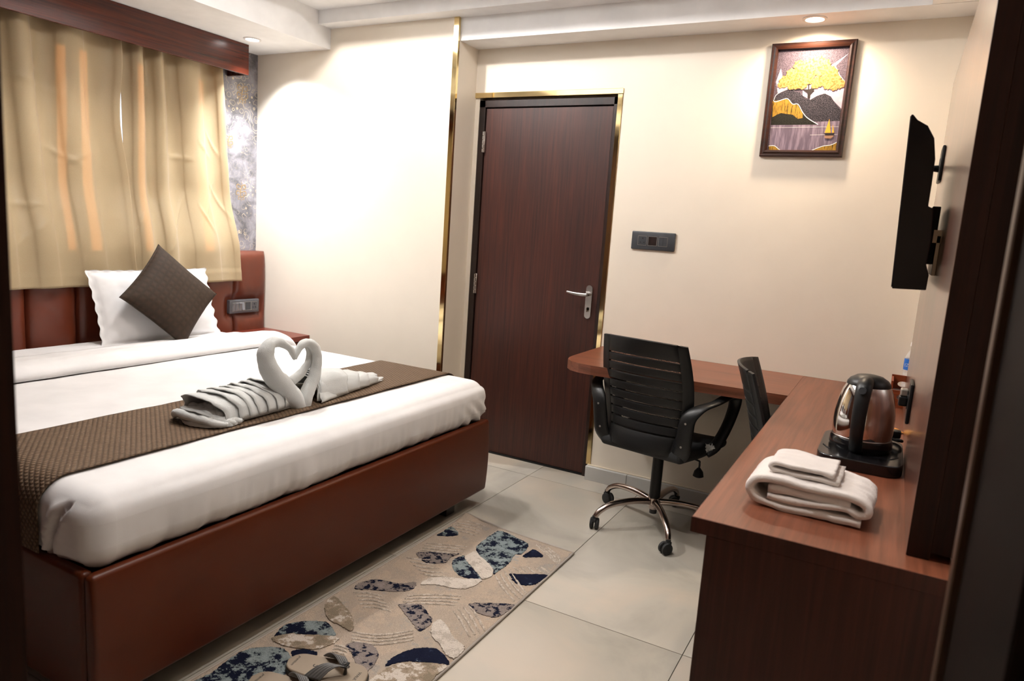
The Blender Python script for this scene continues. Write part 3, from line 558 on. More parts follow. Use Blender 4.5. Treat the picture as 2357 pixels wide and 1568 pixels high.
def mdisp(p, n):
    x, y, z = p
    w = 0.0
    if n[0] > 0.3 and z < 0.60:                         # foot end: gathers towards the lower edge and the corners
        k = sstep(0.60, 0.44, z)
        w = (0.005 * math.sin(y * 46 + 3 * fbm(y, z, 0, 5)) * (0.3 + fbm(y, 0, 3, 4)) + 0.007 * fbm(y * 3.2, z * 0.5, 1, 7)) * k
        e = sstep(2.60, 2.90, y)
        w += 0.010 * e * math.sin((y * 0.7 + z) * 90) * k
        w += 0.012 * (1 - ((z - 0.54) / 0.1) ** 2)
        w *= 0.35 + 0.65 * sstep(1.12, 1.30, y)
    if n[1] < -0.05 and x > -2.0:                          # gathered mitre crease by the near corner
        best, side = 9, 0
        y_ = y; y = x
        for (ya, za), (yb, zb) in zip(CREASE, CREASE[1:]):
            dy, dz = yb - ya, zb - za; t = max(0, min(1, ((y - ya) * dy + (z - za) * dz) / (dy * dy + dz * dz)))
            d = math.hypot(y - ya - dy * t, z - za - dz * t)
            if d < best: best, side = d, (y - ya) * dz - (z - za) * dy
        s_ = 1 if side > 0 else -1
        w += -0.022 * math.exp(-(best / 0.008) ** 2) + (0.010 if s_ > 0 else 0.004) * math.exp(-((best - 0.022) / 0.014) ** 2) * (1 + 0.5 * math.sin(z * 260))
        y = y_
    if n[2] > 0.5: w = 0.0025 * fbm(x, y, 0, 2.5) + 0.0012 * fbm(x, y, 4, 9)
    elif abs(n[1]) > 0.4 and n[0] < 0.3: w += 0.006 * fbm(x * 2, z, 9, 4)
    return [p[0] + n[0] * w, p[1] + n[1] * w, p[2] + n[2] * w]
mt = rounded(-3.73, -1.685, 0.968, 2.945, 0.421, ZT, 0.075, 0.0095, mdisp).build('mattress', m_sheet, smooth='all')
tag(mt, 'thick mattress under a tight white sheet on the leatherette bed frame', 'mattress')

def drape(x0, x1, off, z_near, z_far, nx, hfun=None, y0=0.968, y1=2.945, r=0.075):
    """a cloth lying across the mattress and hanging down at both sides; returns a grid with uv in metres"""
    yy0, yy1 = y0 - off, y1 + off; rr = r + off; zt = ZT + off
    path = [(yy0, z_near + (zt - rr - z_near) * k / 6) for k in range(6)]
    path += [(yy0 + rr - rr * math.cos(a), zt - rr + rr * math.sin(a)) for a in [PI / 2 * k / 8 for k in range(9)]]
    nn = 110; path += [(yy0 + rr + (yy1 - yy0 - 2 * rr) * k / nn, zt) for k in range(1, nn)]
    path += [(yy1 - rr + rr * math.sin(a), zt - rr + rr * math.cos(a)) for a in [PI / 2 * k / 8 for k in range(9)]]
    path += [(yy1, zt - rr - (zt - rr - z_far) * k / 6) for k in range(1, 7)]
    s = [0]
    for a, b in zip(path, path[1:]): s.append(s[-1] + math.hypot(b[0] - a[0], b[1] - a[1]))
    vs, uv = [], []
    for i, (y, z) in enumerate(path):
        a = path[max(i - 1, 0)]; b = path[min(i + 1, len(path) - 1)]; t = Vector((b[0] - a[0], b[1] - a[1])).normalized(); nrm = (-t.y, t.x)
        for k in range(nx + 1):
            x = x0 + (x1 - x0) * k / nx; h = hfun(k / nx, y, x) if hfun else 0
            xx, h2 = (x + h[1], h[0]) if isinstance(h, tuple) else (x, h)
            vs.append((xx, y + nrm[0] * h2, z + nrm[1] * h2)); uv.append((xx, s[i]))
    w = nx + 1
    fs = [(j * w + i, j * w + i + 1, (j + 1) * w + i + 1, (j + 1) * w + i) for j in range(len(path) - 1) for i in range(nx)]
    m = MB(); m.add(vs, fs); m.uv = uv; return m
def build_uv(m, name, mat, parent=None, **kw):
    o = m.build(name, mat, parent, fix=False, **kw)
    me = o.data; ul = me.uv_layers.new(name='UVMap')
    for lp in me.loops: ul.data[lp.index].uv = m.uv[lp.vertex_index]
    return o
rn = build_uv(drape(-2.315, -1.885, 0.007, 0.448, 0.46, 24, lambda u, y, x: (0.0015 * fbm(x, y, 2, 6), 0.006 * fbm(y, 0, u, 3))), 'bed_runner', m_runner, smooth='all', mods=[SOL(0.003, 1)])
tag(rn, 'brown quilted bed runner laid across the foot of the white bed', 'bed runner')
def fold_h(u, y, x):
    # a thick turned-down fold of the duvet: steep rounded lip on the foot side, sinking to the head
    lip = math.sin(min(1, (1 - u) / 0.22) * PI / 2) ** 0.6
    body = sstep(0.0, 0.75, u)
    h = 0.052 * lip * (0.18 + 0.82 * body) * (1 + 0.12 * fbm(y, u, 5, 3.5)) + 0.002 * fbm(x, y, 1, 10)
    return (max(h, 0.001), 0.016 * fbm(y, 0, 8, 1.6) - (0.012 if u > 0.97 else 0))
fo = build_uv(drape(-3.42, -2.985, 0.004, 0.50, 0.47, 30, fold_h), 'duvet', m_sheetd, smooth='all', mods=[SOL(0.004, 1)])
tag(fo, 'white duvet folded back in a thick roll across the bed near the pillow', 'duvet')

# ------------------------------------------------------------------ pillow and cushion
def pillow_mesh(w, h, t, flange, scal, n=56, seed=1, wr=0.004, pinch=0.06, pw=0.5):
    """closed pillow in local x (width), y (height), z (thickness)"""
    m = MB(); rnd = random.Random(seed)
    def surf(sg):
        def f(u, v):
            a, b = 2 * u - 1, 2 * v - 1
            x = a * w / 2 * (1 - pinch * (1 - b * b) ** 1.0 * abs(a) ** 3); y = b * h / 2 * (1 - pinch * (1 - a * a) * abs(b) ** 3)
            fa = flange / (w / 2); fb = flange / (h / 2)
            ia, ib = min(1, abs(a) / (1 - fa)), min(1, abs(b) / (1 - fb))
            d = t / 2 * ((1 - ia ** 2.6) * (1 - ib ** 2.6)) ** pw
            edge = min(1 - abs(a), 1 - abs(b))
            z = sg * (d + 0.0012) + wr * fbm(x, y, seed, 9) * (1 if sg > 0 else 0.3) * min(1, d / 0.02 + 0.2)
            if scal and edge < 0.06:
                s_ = (y if abs(a) > abs(b) else x)
                z += 0.006 * math.sin(s_ * 95) * (1 - edge / 0.06)
                k = 1 + 0.012 * math.sin(s_ * 95 + 1) * (1 - edge / 0.06)
                x *= k
            return (x, y, z)
        return f
    m.grid(surf(1), n, n); k = len(m.v); m.grid(surf(-1), n, n)
    w_ = n + 1; ring = [i for i in range(w_)] + [j * w_ + n for j in range(1, w_)] + [n * w_ + i for i in range(n - 1, -1, -1)] + [j * w_ for j in range(n - 1, 0, -1)]
    for a, b in zip(ring, ring[1:] + ring[:1]): m.f.append((a, b, b + k, a + k)); m.mi.append(0)
    m.uv = [(p[0], p[1]) for p in m.v]; return m
def frame_mtx(origin, xa, ya):
    xa = Vector(xa).normalized(); ya = Vector(ya); ya = (ya - xa * ya.dot(xa)).normalized(); za = xa.cross(ya)
    m = Matrix((xa, ya, za)).transposed().to_4x4(); m.translation = origin; return m
pl = build_uv(pillow_mesh(0.725, 0.415, 0.13, 0.022, True, 64, 3, 0.006, 0.03), 'pillow', m_sheetd, smooth='all')
pl.matrix_world = frame_mtx((-3.605, 2.505, 0.822), (0, 1, 0), (-0.34, 0, 1)); pl.matrix_basis = pl.matrix_world
tag(pl, 'white pillow with a frilled edge leaning against the headboard', 'pillow')
cu = build_uv(pillow_mesh(0.418, 0.418, 0.13, 0.0, False, 56, 9, 0.0015, 0.07, 0.55), 'cushion', m_cushion, smooth='all')
pc = frame_mtx((-3.472, 2.492, 0.890), (0, 1, 0), (-0.42, 0, 1)) @ Matrix.Rotation(PI / 4 - 0.02, 4, 'Z')
cu.matrix_basis = pc
tag(cu, 'square dark brown quilted cushion standing on its corner against the pillow', 'cushion')
pp = MB(); c = 0.2065
pts = [(-c, -c), (c, -c), (c, c), (-c, c)]
path = []
for (a, b) in zip(pts, pts[1:] + pts[:1]):
    for k in range(10):
        t = k / 10; x, y = a[0] + (b[0] - a[0]) * t, a[1] + (b[1] - a[1]) * t
        q = 1 - 0.07 * (1 - (2 * t - 1) ** 2); 
        if abs(a[0] - b[0]) > 0.01: y *= q
        else: x *= q
        path.append((x, y, -0.001))
pp.tube(path + [path[0]], 0.0022, 6, up=(0, 0, 1))
po = pp.build('piping', plain('pale cushion piping', (0.34, 0.27, 0.18), 0.7), None, smooth=True); po.parent = cu; po.matrix_parent_inverse = Matrix()

# ------------------------------------------------------------------ towel swans
def swan(name, label, neck, strand, ya, yb, layers, sg):
    t = thing('towel_swan', label, 'towel swan', (-1.95, (ya + yb) / 2, ZT + 0.012), group='pair of towel swans')
    m = MB(); m.tube([p[:3] for p in neck], [p[3] for p in neck], 18, smooth=6, flat=(1.0, 0.95), up=(1, 0, 0))
    if strand: m.tube([p[:3] for p in strand], [p[3] for p in strand], 14, smooth=6, flat=(0.8, 1.0), up=(1, 0, 0))
    m.v = [tuple(Vector(p) + Vector((fbm(*[c * 1 for c in p], 26), fbm(p[1], p[2], p[0], 26), fbm(p[2], p[0], p[1], 26))) * 0.0035) for p in m.v]
    m.build('neck', m_towel, t, smooth='all')
    base = ZT + 0.012
    for k, (y0, y1, hw0, hw1, h0, h1, cx, lift) in enumerate(layers):
        s = MB()
        def f(u, v):
            y = y0 + (y1 - y0) * v
            hw = hw0 + (hw1 - hw0) * v; h = h0 + (h1 - h0) * v
            a = PI * u
            e = 1 + 0.06 * fbm(u * 3, y * 4, k, 1.3)
            x = cx - hw * math.copysign(abs(math.cos(a)) ** 0.8, math.cos(a)) * -1 * e
            z = base + lift + max(0.0, h * math.sin(a) ** 0.75 * e) + 0.004 * fbm(x, y, k, 18)
            y += sg * 0.045 * math.sin(a) ** 2 + 0.012 * fbm(u, k, 3, 5)
            return (x, y, max(z, base + 0.001))
        s.grid(f, 40, 16)
        s.build('towel_layer', m_towel, t, smooth='all', fix=False, mods=[SOL(0.0035, 0), ])
    return t
# left swan: body fans out towards the camera side of the bed (towards low y)
Lay = [(1.560, 1.95, 0.100, 0.085, 0.050, 0.040, -2.030, 0.0), (1.580, 1.95, 0.112, 0.072, 0.086, 0.055, -2.030, 0.010)]
for k in range(6):
    Lay.append((1.640 + 0.042 * k, 1.95, 0.114 - 0.002 * k, 0.070, 0.088 + 0.0018 * k, 0.060 + 0.0018 * k, -2.030, 0.012))
s1 = swan('L', 'towel swan facing away from the camera side, its layered fan tail nearest the doorway', SWAN['neckL'], None, 1.45, 1.95, Lay, -1)
s1['label'] = 'left one of the two towel swans, with layered fanned wings'
m = MB()   # crumpled tail towel beneath the left swan
def crum(u, v):
    a = 2 * PI * u; b = PI / 2 * v
    r = math.cos(b); x = -2.015 + 0.110 * r * math.cos(a); y = 1.600 + 0.090 * r * math.sin(a)
    n = fbm(x * 1.5, y, v, 14); z = ZT + 0.013 + 0.055 * math.sin(b) * (1 + 0.5 * n)
    k = 1 + 0.10 * fbm(math.cos(a) * 2, math.sin(a) * 2, v, 2.2)
    return (-2.015 + (x + 2.015) * k, 1.600 + (y - 1.600) * k, z)
m.grid(crum, 72, 24); m.build('crumpled_tail', m_towel, s1, smooth='all')
for k in range(3):
    mm = MB(); y = 1.530 + 0.03 * k
    mm.tube([(-2.13 + 0.02 * k, y + 0.01, ZT + 0.02), (-2.08, y - 0.02, ZT + 0.045 + 0.006 * k), (-2.00, y - 0.012, ZT + 0.04), (-1.935, y + 0.01, ZT + 0.03), (-1.912, y + 0.05, ZT + 0.022)], [0.010, 0.014, 0.015, 0.013, 0.008], 10, smooth=5)
    mm.v = [(p[0] + 0.003 * fbm(*p, 30), p[1], p[2] + 0.003 * fbm(p[1], p[0], p[2], 30)) for p in mm.v]
    mm.build('rolled_edge', m_towel, s1, smooth='all')
# right swan: body narrows into a pointed tail (towards high y)
Lay = [(2.02, 2.50, 0.100, 0.014, 0.055, 0.012, -2.01, 0.0)]
for k, (yy, q) in enumerate(((2.44, 0.3), (2.37, 0.45), (2.29, 0.6), (2.20, 0.8))):
    Lay.append((2.015 + 0.008 * k, yy, 0.085, 0.090 * q + 0.01, 0.088 + 0.006 * k, 0.110 * q, -2.012, 0.006))
s2 = swan('R', 'x', SWAN['neckR'], SWAN['strand'], 1.97, 2.5, Lay, 0.4)
s2['label'] = 'right one of the two towel swans, its tail tapering to a point'

# ------------------------------------------------------------------ desk
dk = thing('desk', 'L-shaped reddish wood laminate desk along the back and right walls', 'desk', (-0.3, 3.2, 0))
arc = [(-1.12, 3.045), (-1.20, 3.044), (-1.265, 3.052), (-1.315, 3.075), (-1.350, 3.115), (-1.366, 3.165), (-1.372, 3.22)]
MB().prism([(-0.329, 3.085)] + arc + [(-1.376, 3.638), (-0.329, 3.638)], 0.725, 0.770).build('back_top', m_deskx, dk)
MB().box(-0.3285, 0.176, 1.530, 3.638, 0.734, 0.7703, 0.001, 1).build('side_top', m_desky, dk)
MB().box(-0.3280, 0.1755, 1.5285, 1.5304, 0.7345, 0.7695).box(-0.3300, -0.3284, 1.5290, 3.084, 0.7345, 0.7695).build('shade_edge', m_deskv, dk)  # thin dark strips added so the desk edges look shaded
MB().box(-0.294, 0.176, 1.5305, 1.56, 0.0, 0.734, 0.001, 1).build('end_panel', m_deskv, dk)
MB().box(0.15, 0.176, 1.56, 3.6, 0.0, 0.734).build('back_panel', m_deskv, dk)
MB().box(-1.30, -1.235, 3.35, 3.60, 0.690, 0.725, 0.002, 1).box(-1.29, -1.28, 3.595, 3.62, 0.60, 0.725).build('bracket', m_gold, dk)

pn = thing('wall_cladding', 'dark reddish wood wall panel standing on the desk behind the television', 'wall panel', (0.12, 2.5, 0.77))
MB().box(0.094, 0.136, 1.609, 3.352, 0.7715, 2.062, 0.001, 1).build('front_board', m_panel, pn)
MB().box(0.0945, 0.1355, 1.6075, 1.6089, 0.7715, 2.062).build('shade_edge', m_jambd, pn)  # dark sheet painting shade onto the panel's near end
MB().box(0.136, 0.1765, 1.6095, 3.30, 0.786, 2.062, 0.001, 1).build('rear_batten', m_jambd, pn)

# ------------------------------------------------------------------ television
tv = thing('television', 'black flat television seen edge-on, mounted on the wood panel', 'television', (0.03, 2.44, 1.3))
ty0, ty1 = 2.06, 2.80
prof = [(-0.006, 1.294), (0.070, 1.297), (0.071, 1.335), (0.062, 1.36), (0.064, 1.42), (0.058, 1.50), (0.046, 1.505), (0.046, 1.56), (0.045, 1.62), (0.036, 1.67), (0.018, 1.70), (-0.006, 1.714), (-0.018, 1.728), (-0.022, 1.727)]
MB().prism([(x, z) for x, z in prof], ty0, ty1, lambda x, z, y: (x, y, z)).build('rear_housing', m_blackgl, tv, mods=[('BEVEL', dict(width=0.002, segments=2))])
MB().add([(-0.0235, ty0 + 0.004, 1.724), (-0.0235, ty1 - 0.004, 1.724), (-0.0085, ty1 - 0.004, 1.298), (-0.0085, ty0 + 0.004, 1.298), (-0.0205, ty0 + 0.004, 1.724), (-0.0205, ty1 - 0.004, 1.724), (-0.0055, ty1 - 0.004, 1.298), (-0.0055, ty0 + 0.004, 1.298)], [(0, 1, 2, 3), (7, 6, 5, 4), (0, 4, 5, 1), (1, 5, 6, 2), (2, 6, 7, 3), (3, 7, 4, 0)]).build('screen', m_screen, tv)
br = MB().box(0.062, 0.083, 2.30, 2.56, 1.36, 1.52, 0.002, 1).box(0.05, 0.066, 2.36, 2.50, 1.40, 1.49).build('bracket', m_black, tv)
MB().box(0.083, 0.0935, 2.28, 2.58, 1.33, 1.44, 0.001, 1).box(0.074, 0.0935, 2.28, 2.30, 1.42, 1.455).build('wall_rail', m_steel, br)

def wall_plate(name, label, cy, cz, w, h, x=0.094, group=None):
    t = thing(name, label, 'socket plate', (x, cy, cz), group=group)
    MB().box(x - 0.011, x - 0.0005, cy - w / 2, cy + w / 2, cz - h / 2, cz + h / 2, 0.004, 2).build('plate', m_black, t, smooth=True)
    MB().box(x - 0.013, x - 0.010, cy - 0.022, cy + 0.022, cz - 0.022, cz + 0.022, 0.001, 1).build('socket', m_plate, t)
    return t
p1 = wall_plate('socket_plate', 'black socket plate on the wood panel behind the top of the television', 3.06, 1.715, 0.14, 0.125)
pb = wall_plate('socket_plate', 'black socket plate low on the wood panel beside the kettle', 2.50, 0.930, 0.12, 0.125)
t = thing('power_cable', 'black power cable plugged in behind the television', 'cable', (0.08, 3.06, 1.70))
MB().tube([(0.083, 3.05, 1.70), (0.058, 3.04, 1.70)], [0.013, 0.010], 12).build('plug', m_black, t, smooth=True)
MB().tube([(0.060, 3.04, 1.70), (0.045, 2.98, 1.698), (0.036, 2.86, 1.690), (0.040, 2.76, 1.66)], [0.006, 0.0045, 0.004, 0.004], 8, smooth=4).build('cord', m_black, t, smooth=True)
t = thing('plug_adapter', 'small white and black plug adapter in the low socket plate', 'plug adapter', (0.07, 2.50, 0.94))
MB().box(0.058, 0.082, 2.475, 2.525, 0.915, 0.945, 0.004, 2).build('body', m_black, t)
MB().box(0.060, 0.082, 2.480, 2.520, 0.946, 0.968, 0.004, 2).build('collar', m_silver, t)

# ------------------------------------------------------------------ kettle on its tray
ZD = 0.7706
kt = thing('tray', 'glossy black plastic tray under the kettle', 'tray', (-0.03, 2.30, ZD))
def rrect(x0, x1, y0, y1, r, n=6):
    o = []
    for cx, cy, a0 in ((x1 - r, y1 - r, 0), (x0 + r, y1 - r, PI / 2), (x0 + r, y0 + r, PI), (x1 - r, y0 + r, 1.5 * PI)):
        o += [(cx + r * math.cos(a0 + PI / 2 * k / n), cy + r * math.sin(a0 + PI / 2 * k / n)) for k in range(n + 1)]
    return o
tb = MB(); 
tb.prism(rrect(-0.135, 0.088, 2.145, 2.475, 0.05), ZD, ZD + 0.034)
tb.build('tray_body', m_blackgl, kt, smooth=True, mods=[('BEVEL', dict(width=0.003, segments=2, limit_method='ANGLE'))])
for a in (-1, 1):
    mm = MB()
    for k in range(3): mm.tube([(-0.025 + a * (0.078 + 0.007 * k), 2.22 + 0.012 * k, ZD + 0.0345), (-0.025 + a * (0.090 + 0.005 * k), 2.235 + 0.012 * k, ZD + 0.0345)], 0.0016, 6)
    mm.build('vent_slot', m_black2, kt)
kx, ky, kz = -0.028, 2.315, ZD + 0.034
ke = thing('kettle', 'electric kettle of polished steel with a black handle and lid', 'kettle', (kx, ky, kz))
MB().lathe([(0.0, 0), (0.083, 0), (0.086, 0.006), (0.085, 0.026), (0.081, 0.032), (0.0, 0.032)], 48, (kx, ky, kz)).build('base', m_blackgl, ke, smooth=True)
pr = [(0.080, 0.032), (0.0825, 0.055), (0.083, 0.08), (0.081, 0.11), (0.076, 0.14), (0.068, 0.17), (0.060, 0.188), (0.055, 0.196)]
MB().lathe(pr, 64, (kx, ky, kz)).build('steel_body', m_mirror, ke, smooth='all')
MB().lathe([(0.0815, 0.0315), (0.0832, 0.0335), (0.0815, 0.0355)], 64, (kx, ky, kz)).build('rim', m_steel, ke, smooth='all')
MB().lathe([(0.060, 0.188), (0.059, 0.196), (0.052, 0.206), (0.036, 0.216), (0.018, 0.220), (0.0, 0.221)], 48, (kx, ky, kz)).build('lid', m_black, ke, smooth='all')
hd = MB()
dirv = Vector((-0.10, -1.0, 0)).normalized()
def KP(r, z): return (kx + dirv.x * r, ky + dirv.y * r, kz + z)
hd.tube([KP(0.045, 0.208), KP(0.070, 0.204), KP(0.095, 0.19), KP(0.112, 0.15), KP(0.118, 0.10), KP(0.112, 0.05), KP(0.092, 0.012), KP(0.078, 0.008)], [0.018, 0.021, 0.022, 0.020, 0.019, 0.018, 0.018, 0.016], 16, smooth=5, flat=(0.7, 1.0))
hd.build('handle', m_black, ke, smooth='all')
MB().tube([KP(0.104, 0.186), KP(0.122, 0.190)], [0.011, 0.010], 16).build('lid_button', m_plate, ke, smooth=True)
MB().add([(kx - 0.014, ky + 0.052, kz + 0.170), (kx + 0.014, ky + 0.052, kz + 0.170), (kx, ky + 0.086, kz + 0.188), (kx - 0.018, ky + 0.048, kz + 0.196), (kx + 0.018, ky + 0.048, kz + 0.196), (kx, ky + 0.092, kz + 0.194)], [(0, 1, 2), (3, 5, 4), (0, 2, 5, 3), (1, 4, 5, 2), (0, 3, 4, 1)]).build('spout', m_mirror, ke)
t = thing('power_cable', 'black kettle cord coiled at the back of the tray', 'cord', (0.06, 2.42, ZD + 0.034))
MB().tube([(0.015, 2.395, ZD + 0.042), (0.05, 2.42, ZD + 0.05), (0.078, 2.40, ZD + 0.052), (0.080, 2.43, ZD + 0.045), (0.060, 2.45, ZD + 0.042), (0.045, 2.435, ZD + 0.058), (0.070, 2.415, ZD + 0.066)], 0.0055, 8, smooth=5).build('cord', m_black, t, smooth=True)
MB().box(0.052, 0.078, 2.405, 2.44, ZD + 0.055, ZD + 0.078, 0.005, 2).build('plug', m_black, t, smooth=True)

# ------------------------------------------------------------------ folded towels on the desk
def ribbon(path, thick, y0, y1, parent, name, mat, ny=22, seed=0, amp=0.004, bulge=0.0):
    P = []
    for i in range(len(path) - 1):
        a, b, c, d = [Vector(path[min(max(i + k, 0), len(path) - 1)]) for k in (-1, 0, 1, 2)]
        for k in range(6):
            t_ = k / 6; P.append(0.5 * ((2 * b) + (c - a) * t_ + (2 * a - 5 * b + 4 * c - d) * t_ ** 2 + (3 * b - a - 3 * c + d) * t_ ** 3))
    P.append(Vector(path[-1])); n = len(P); m = MB(); loop = []
    for s in (1, -1):
        for i in (range(n) if s == 1 else range(n - 1, -1, -1)):
            tg = (P[min(i + 1, n - 1)] - P[max(i - 1, 0)]).normalized(); loop.append(P[i] + Vector((-tg.y, tg.x)) * s * thick / 2)
    L = len(loop)
    for j in range(ny + 1):
        v = j / ny; e = 4 * v * (1 - v)
        for i, p in enumerate(loop):
            q = amp * fbm(p.x, p.y, v * 0.4 + seed, 16)
            yy = y0 + (y1 - y0) * v + (0.006 * fbm(p.x, p.y, seed, 14) if j in (0, ny) else 0)
            shrink = 0.10 if j in (0, ny) else 0.0
            ctr = P[i if i < n else 2 * n - 1 - i]
            pp_ = p.lerp(ctr, 0.25 if j in (0, ny) else 0.0)
            m.v.append((pp_.x + q, yy, max(pp_.y * 0.84 + q, 0.0) + ZD + 0.001))
    for j in range(ny):
        for i in range(L): m.f.append((j * L + i, j * L + (i + 1) % L, (j + 1) * L + (i + 1) % L, (j + 1) * L + i)); m.mi.append(0)
    for j in (0, ny):
        for i in range(n - 1):
            a, b = i, i + 1; c, d = 2 * n - 1 - i, 2 * n - 2 - i
            m.f.append((j * L + a, j * L + b, j * L + d, j * L + c)); m.mi.append(0)
    o = m.build(name, mat, parent, smooth='all'); return o
R5 = Matrix.Rotation(0.0, 4, 'Z')
big = ribbon([(0.115, 0.011), (0.03, 0.011), (-0.07, 0.011), (-0.112, 0.020), (-0.128, 0.045), (-0.116, 0.072), (-0.08, 0.082), (0.0, 0.080), (0.085, 0.078), (0.122, 0.062), (0.125, 0.040), (0.105, 0.034), (0.075, 0.044), (0.0, 0.034), (-0.085, 0.034)], 0.021, 0.0, 0.19, None, 'folded_towel', m_towels, seed=2)
big.matrix_basis = Matrix.Translation((-0.112, 1.690, 0)) @ Matrix.Rotation(-0.02, 4, 'Z')
tag(big, 'large cream bath towel folded on the desk, beneath a smaller towel', 'towel')
fill = ribbon([(0.09, 0.057), (0.0, 0.058), (-0.085, 0.056)], 0.024, 0.004, 0.186, None, 'inner_fold', m_towels, seed=5, amp=0.003)
fill.parent = big; fill.matrix_parent_inverse = Matrix()
sm = ribbon([(0.075, 0.101), (0.0, 0.100), (-0.062, 0.101), (-0.078, 0.110), (-0.064, 0.121), (-0.02, 0.121), (0.02, 0.119), (0.062, 0.117)], 0.0125, 0.03, 0.165, None, 'hand_towel', m_towels, seed=8, amp=0.004)
sm.matrix_basis = Matrix.Translation((-0.125, 1.690, 0)) @ Matrix.Rotation(-0.02, 4, 'Z')
tag(sm, 'small cream hand towel folded on top of the bath towel', 'towel')

# ------------------------------------------------------------------ caddy, bottle, sachet
cd = thing('wooden_caddy', 'small reddish wooden caddy with an oval hole behind the kettle', 'caddy', (0.09, 3.26, ZD))
x0, x1, y0, y1, z1 = 0.040, 0.170, 3.20, 3.34, 0.088
def holed(xa, xb, za, zb, cx, cz, rx, rz, y, th, n=24):
    m = MB(); out, inn = [], []
    for k in range(n):
        a = 2 * PI * k / n; c, s = math.cos(a), math.sin(a)
        inn.append((cx + rx * c, cz + rz * s))
        t = min((xb - cx) / c if c > 1e-6 else 1e9, (xa - cx) / c if c < -1e-6 else 1e9, (zb - cz) / s if s > 1e-6 else 1e9, (za - cz) / s if s < -1e-6 else 1e9)
        out.append((cx + t * c, cz + t * s))
    # snap nearest ring points to the corners
    for qx, qz in ((xa, za), (xb, za), (xa, zb), (xb, zb)):
        k = min(range(n), key=lambda i: (out[i][0] - qx) ** 2 + (out[i][1] - qz) ** 2); out[k] = (qx, qz)
    for yy in (y, y + th): m.v += [(p[0], yy, p[1]) for p in out] + [(p[0], yy, p[1]) for p in inn]
    for k in range(n):
        j = (k + 1) % n
        m.f += [(k, j, n + j, n + k), (2 * n + k, 3 * n + k, 3 * n + j, 2 * n + j), (k, 2 * n + k, 2 * n + j, j), (n + k, n + j, 3 * n + j, 3 * n + k)]; m.mi += [0] * 4
    return m
holed(x0, x1, ZD, ZD + 0.070, 0.090, ZD + 0.042, 0.024, 0.013, y0, 0.008).build('front_board', m_caddy, cd)
holed(x0, x1, ZD, ZD + 0.112, 0.085, ZD + 0.075, 0.020, 0.012, y1, 0.008).build('rear_board', m_caddy, cd)
MB().box(x0, x0 + 0.008, y0 + 0.008, y1, ZD, ZD + 0.105, 0.001, 1).build('side_board', m_caddy, cd)
MB().box(x1 - 0.008, x1, y0 + 0.008, y1, ZD, ZD + 0.105, 0.001, 1).build('side_board', m_caddy, cd)
MB().box(x0 + 0.008, x1 - 0.008, y0 + 0.008, y1, ZD, ZD + 0.006).build('bottom_board', m_caddy, cd)
for i, x in enumerate((0.075, 0.108)):
    g = MB().lathe([(0.0, 0), (0.024, 0), (0.026, 0.06), (0.0245, 0.06), (0.023, 0.004), (0.0, 0.004)], 20, (x - 0.003 + 0.022 * i, 3.26 - 0.022 + 0.045 * i, ZD + 0.0065)).build('drinking_glass', m_clear, smooth=True)
    tag(g, ('clear drinking glass at the left in the wooden caddy', 'clear drinking glass at the right in the wooden caddy')[i], 'glass', 'glasses in the caddy')
bx, by = 0.110, 3.50
bt = thing('water_bottle', 'clear plastic water bottle with a blue label in the desk corner', 'bottle', (bx, by, ZD))
MB().lathe([(0.0, 0), (0.026, 0), (0.030, 0.006), (0.030, 0.05), (0.028, 0.055), (0.030, 0.06), (0.030, 0.10), (0.028, 0.105), (0.030, 0.11), (0.030, 0.165), (0.027, 0.18), (0.014, 0.205), (0.0125, 0.212), (0.0125, 0.225)], 28, (bx, by, ZD)).build('body', m_clear, bt, smooth=True)
MB().lathe([(0.0304, 0.118), (0.0304, 0.166)], 28, (bx, by, ZD)).build('label', m_blue, bt, smooth=True)
MB().lathe([(0.0, 0.24), (0.014, 0.24), (0.015, 0.235), (0.015, 0.222), (0.0, 0.222)], 20, (bx, by, ZD)).build('cap', m_whitepl, bt, smooth=True)
text('lettering', 'IZU', 0.020, m_whitepl, Matrix.Translation((bx - 0.012, by - 0.0315, ZD + 0.140)) @ Matrix.Rotation(PI / 2, 4, 'X'), bt)
sa = MB()
sa.grid(lambda u, v: (-0.045 + 0.09 * u + 0.0, -0.03 + 0.06 * v, 0.001 + 0.010 * (math.sin(PI * u) * math.sin(PI * v)) ** 0.5), 14, 10)
so = sa.build('sachet', m_orange, smooth='all', mods=[SOL(0.002, 0)]); so.matrix_basis = Matrix.Translation((0.045, 2.74, ZD + 0.002)) @ Matrix.Rotation(0.5, 4, 'Z')
tag(so, 'orange foil sachet lying on the desk behind the kettle', 'sachet')

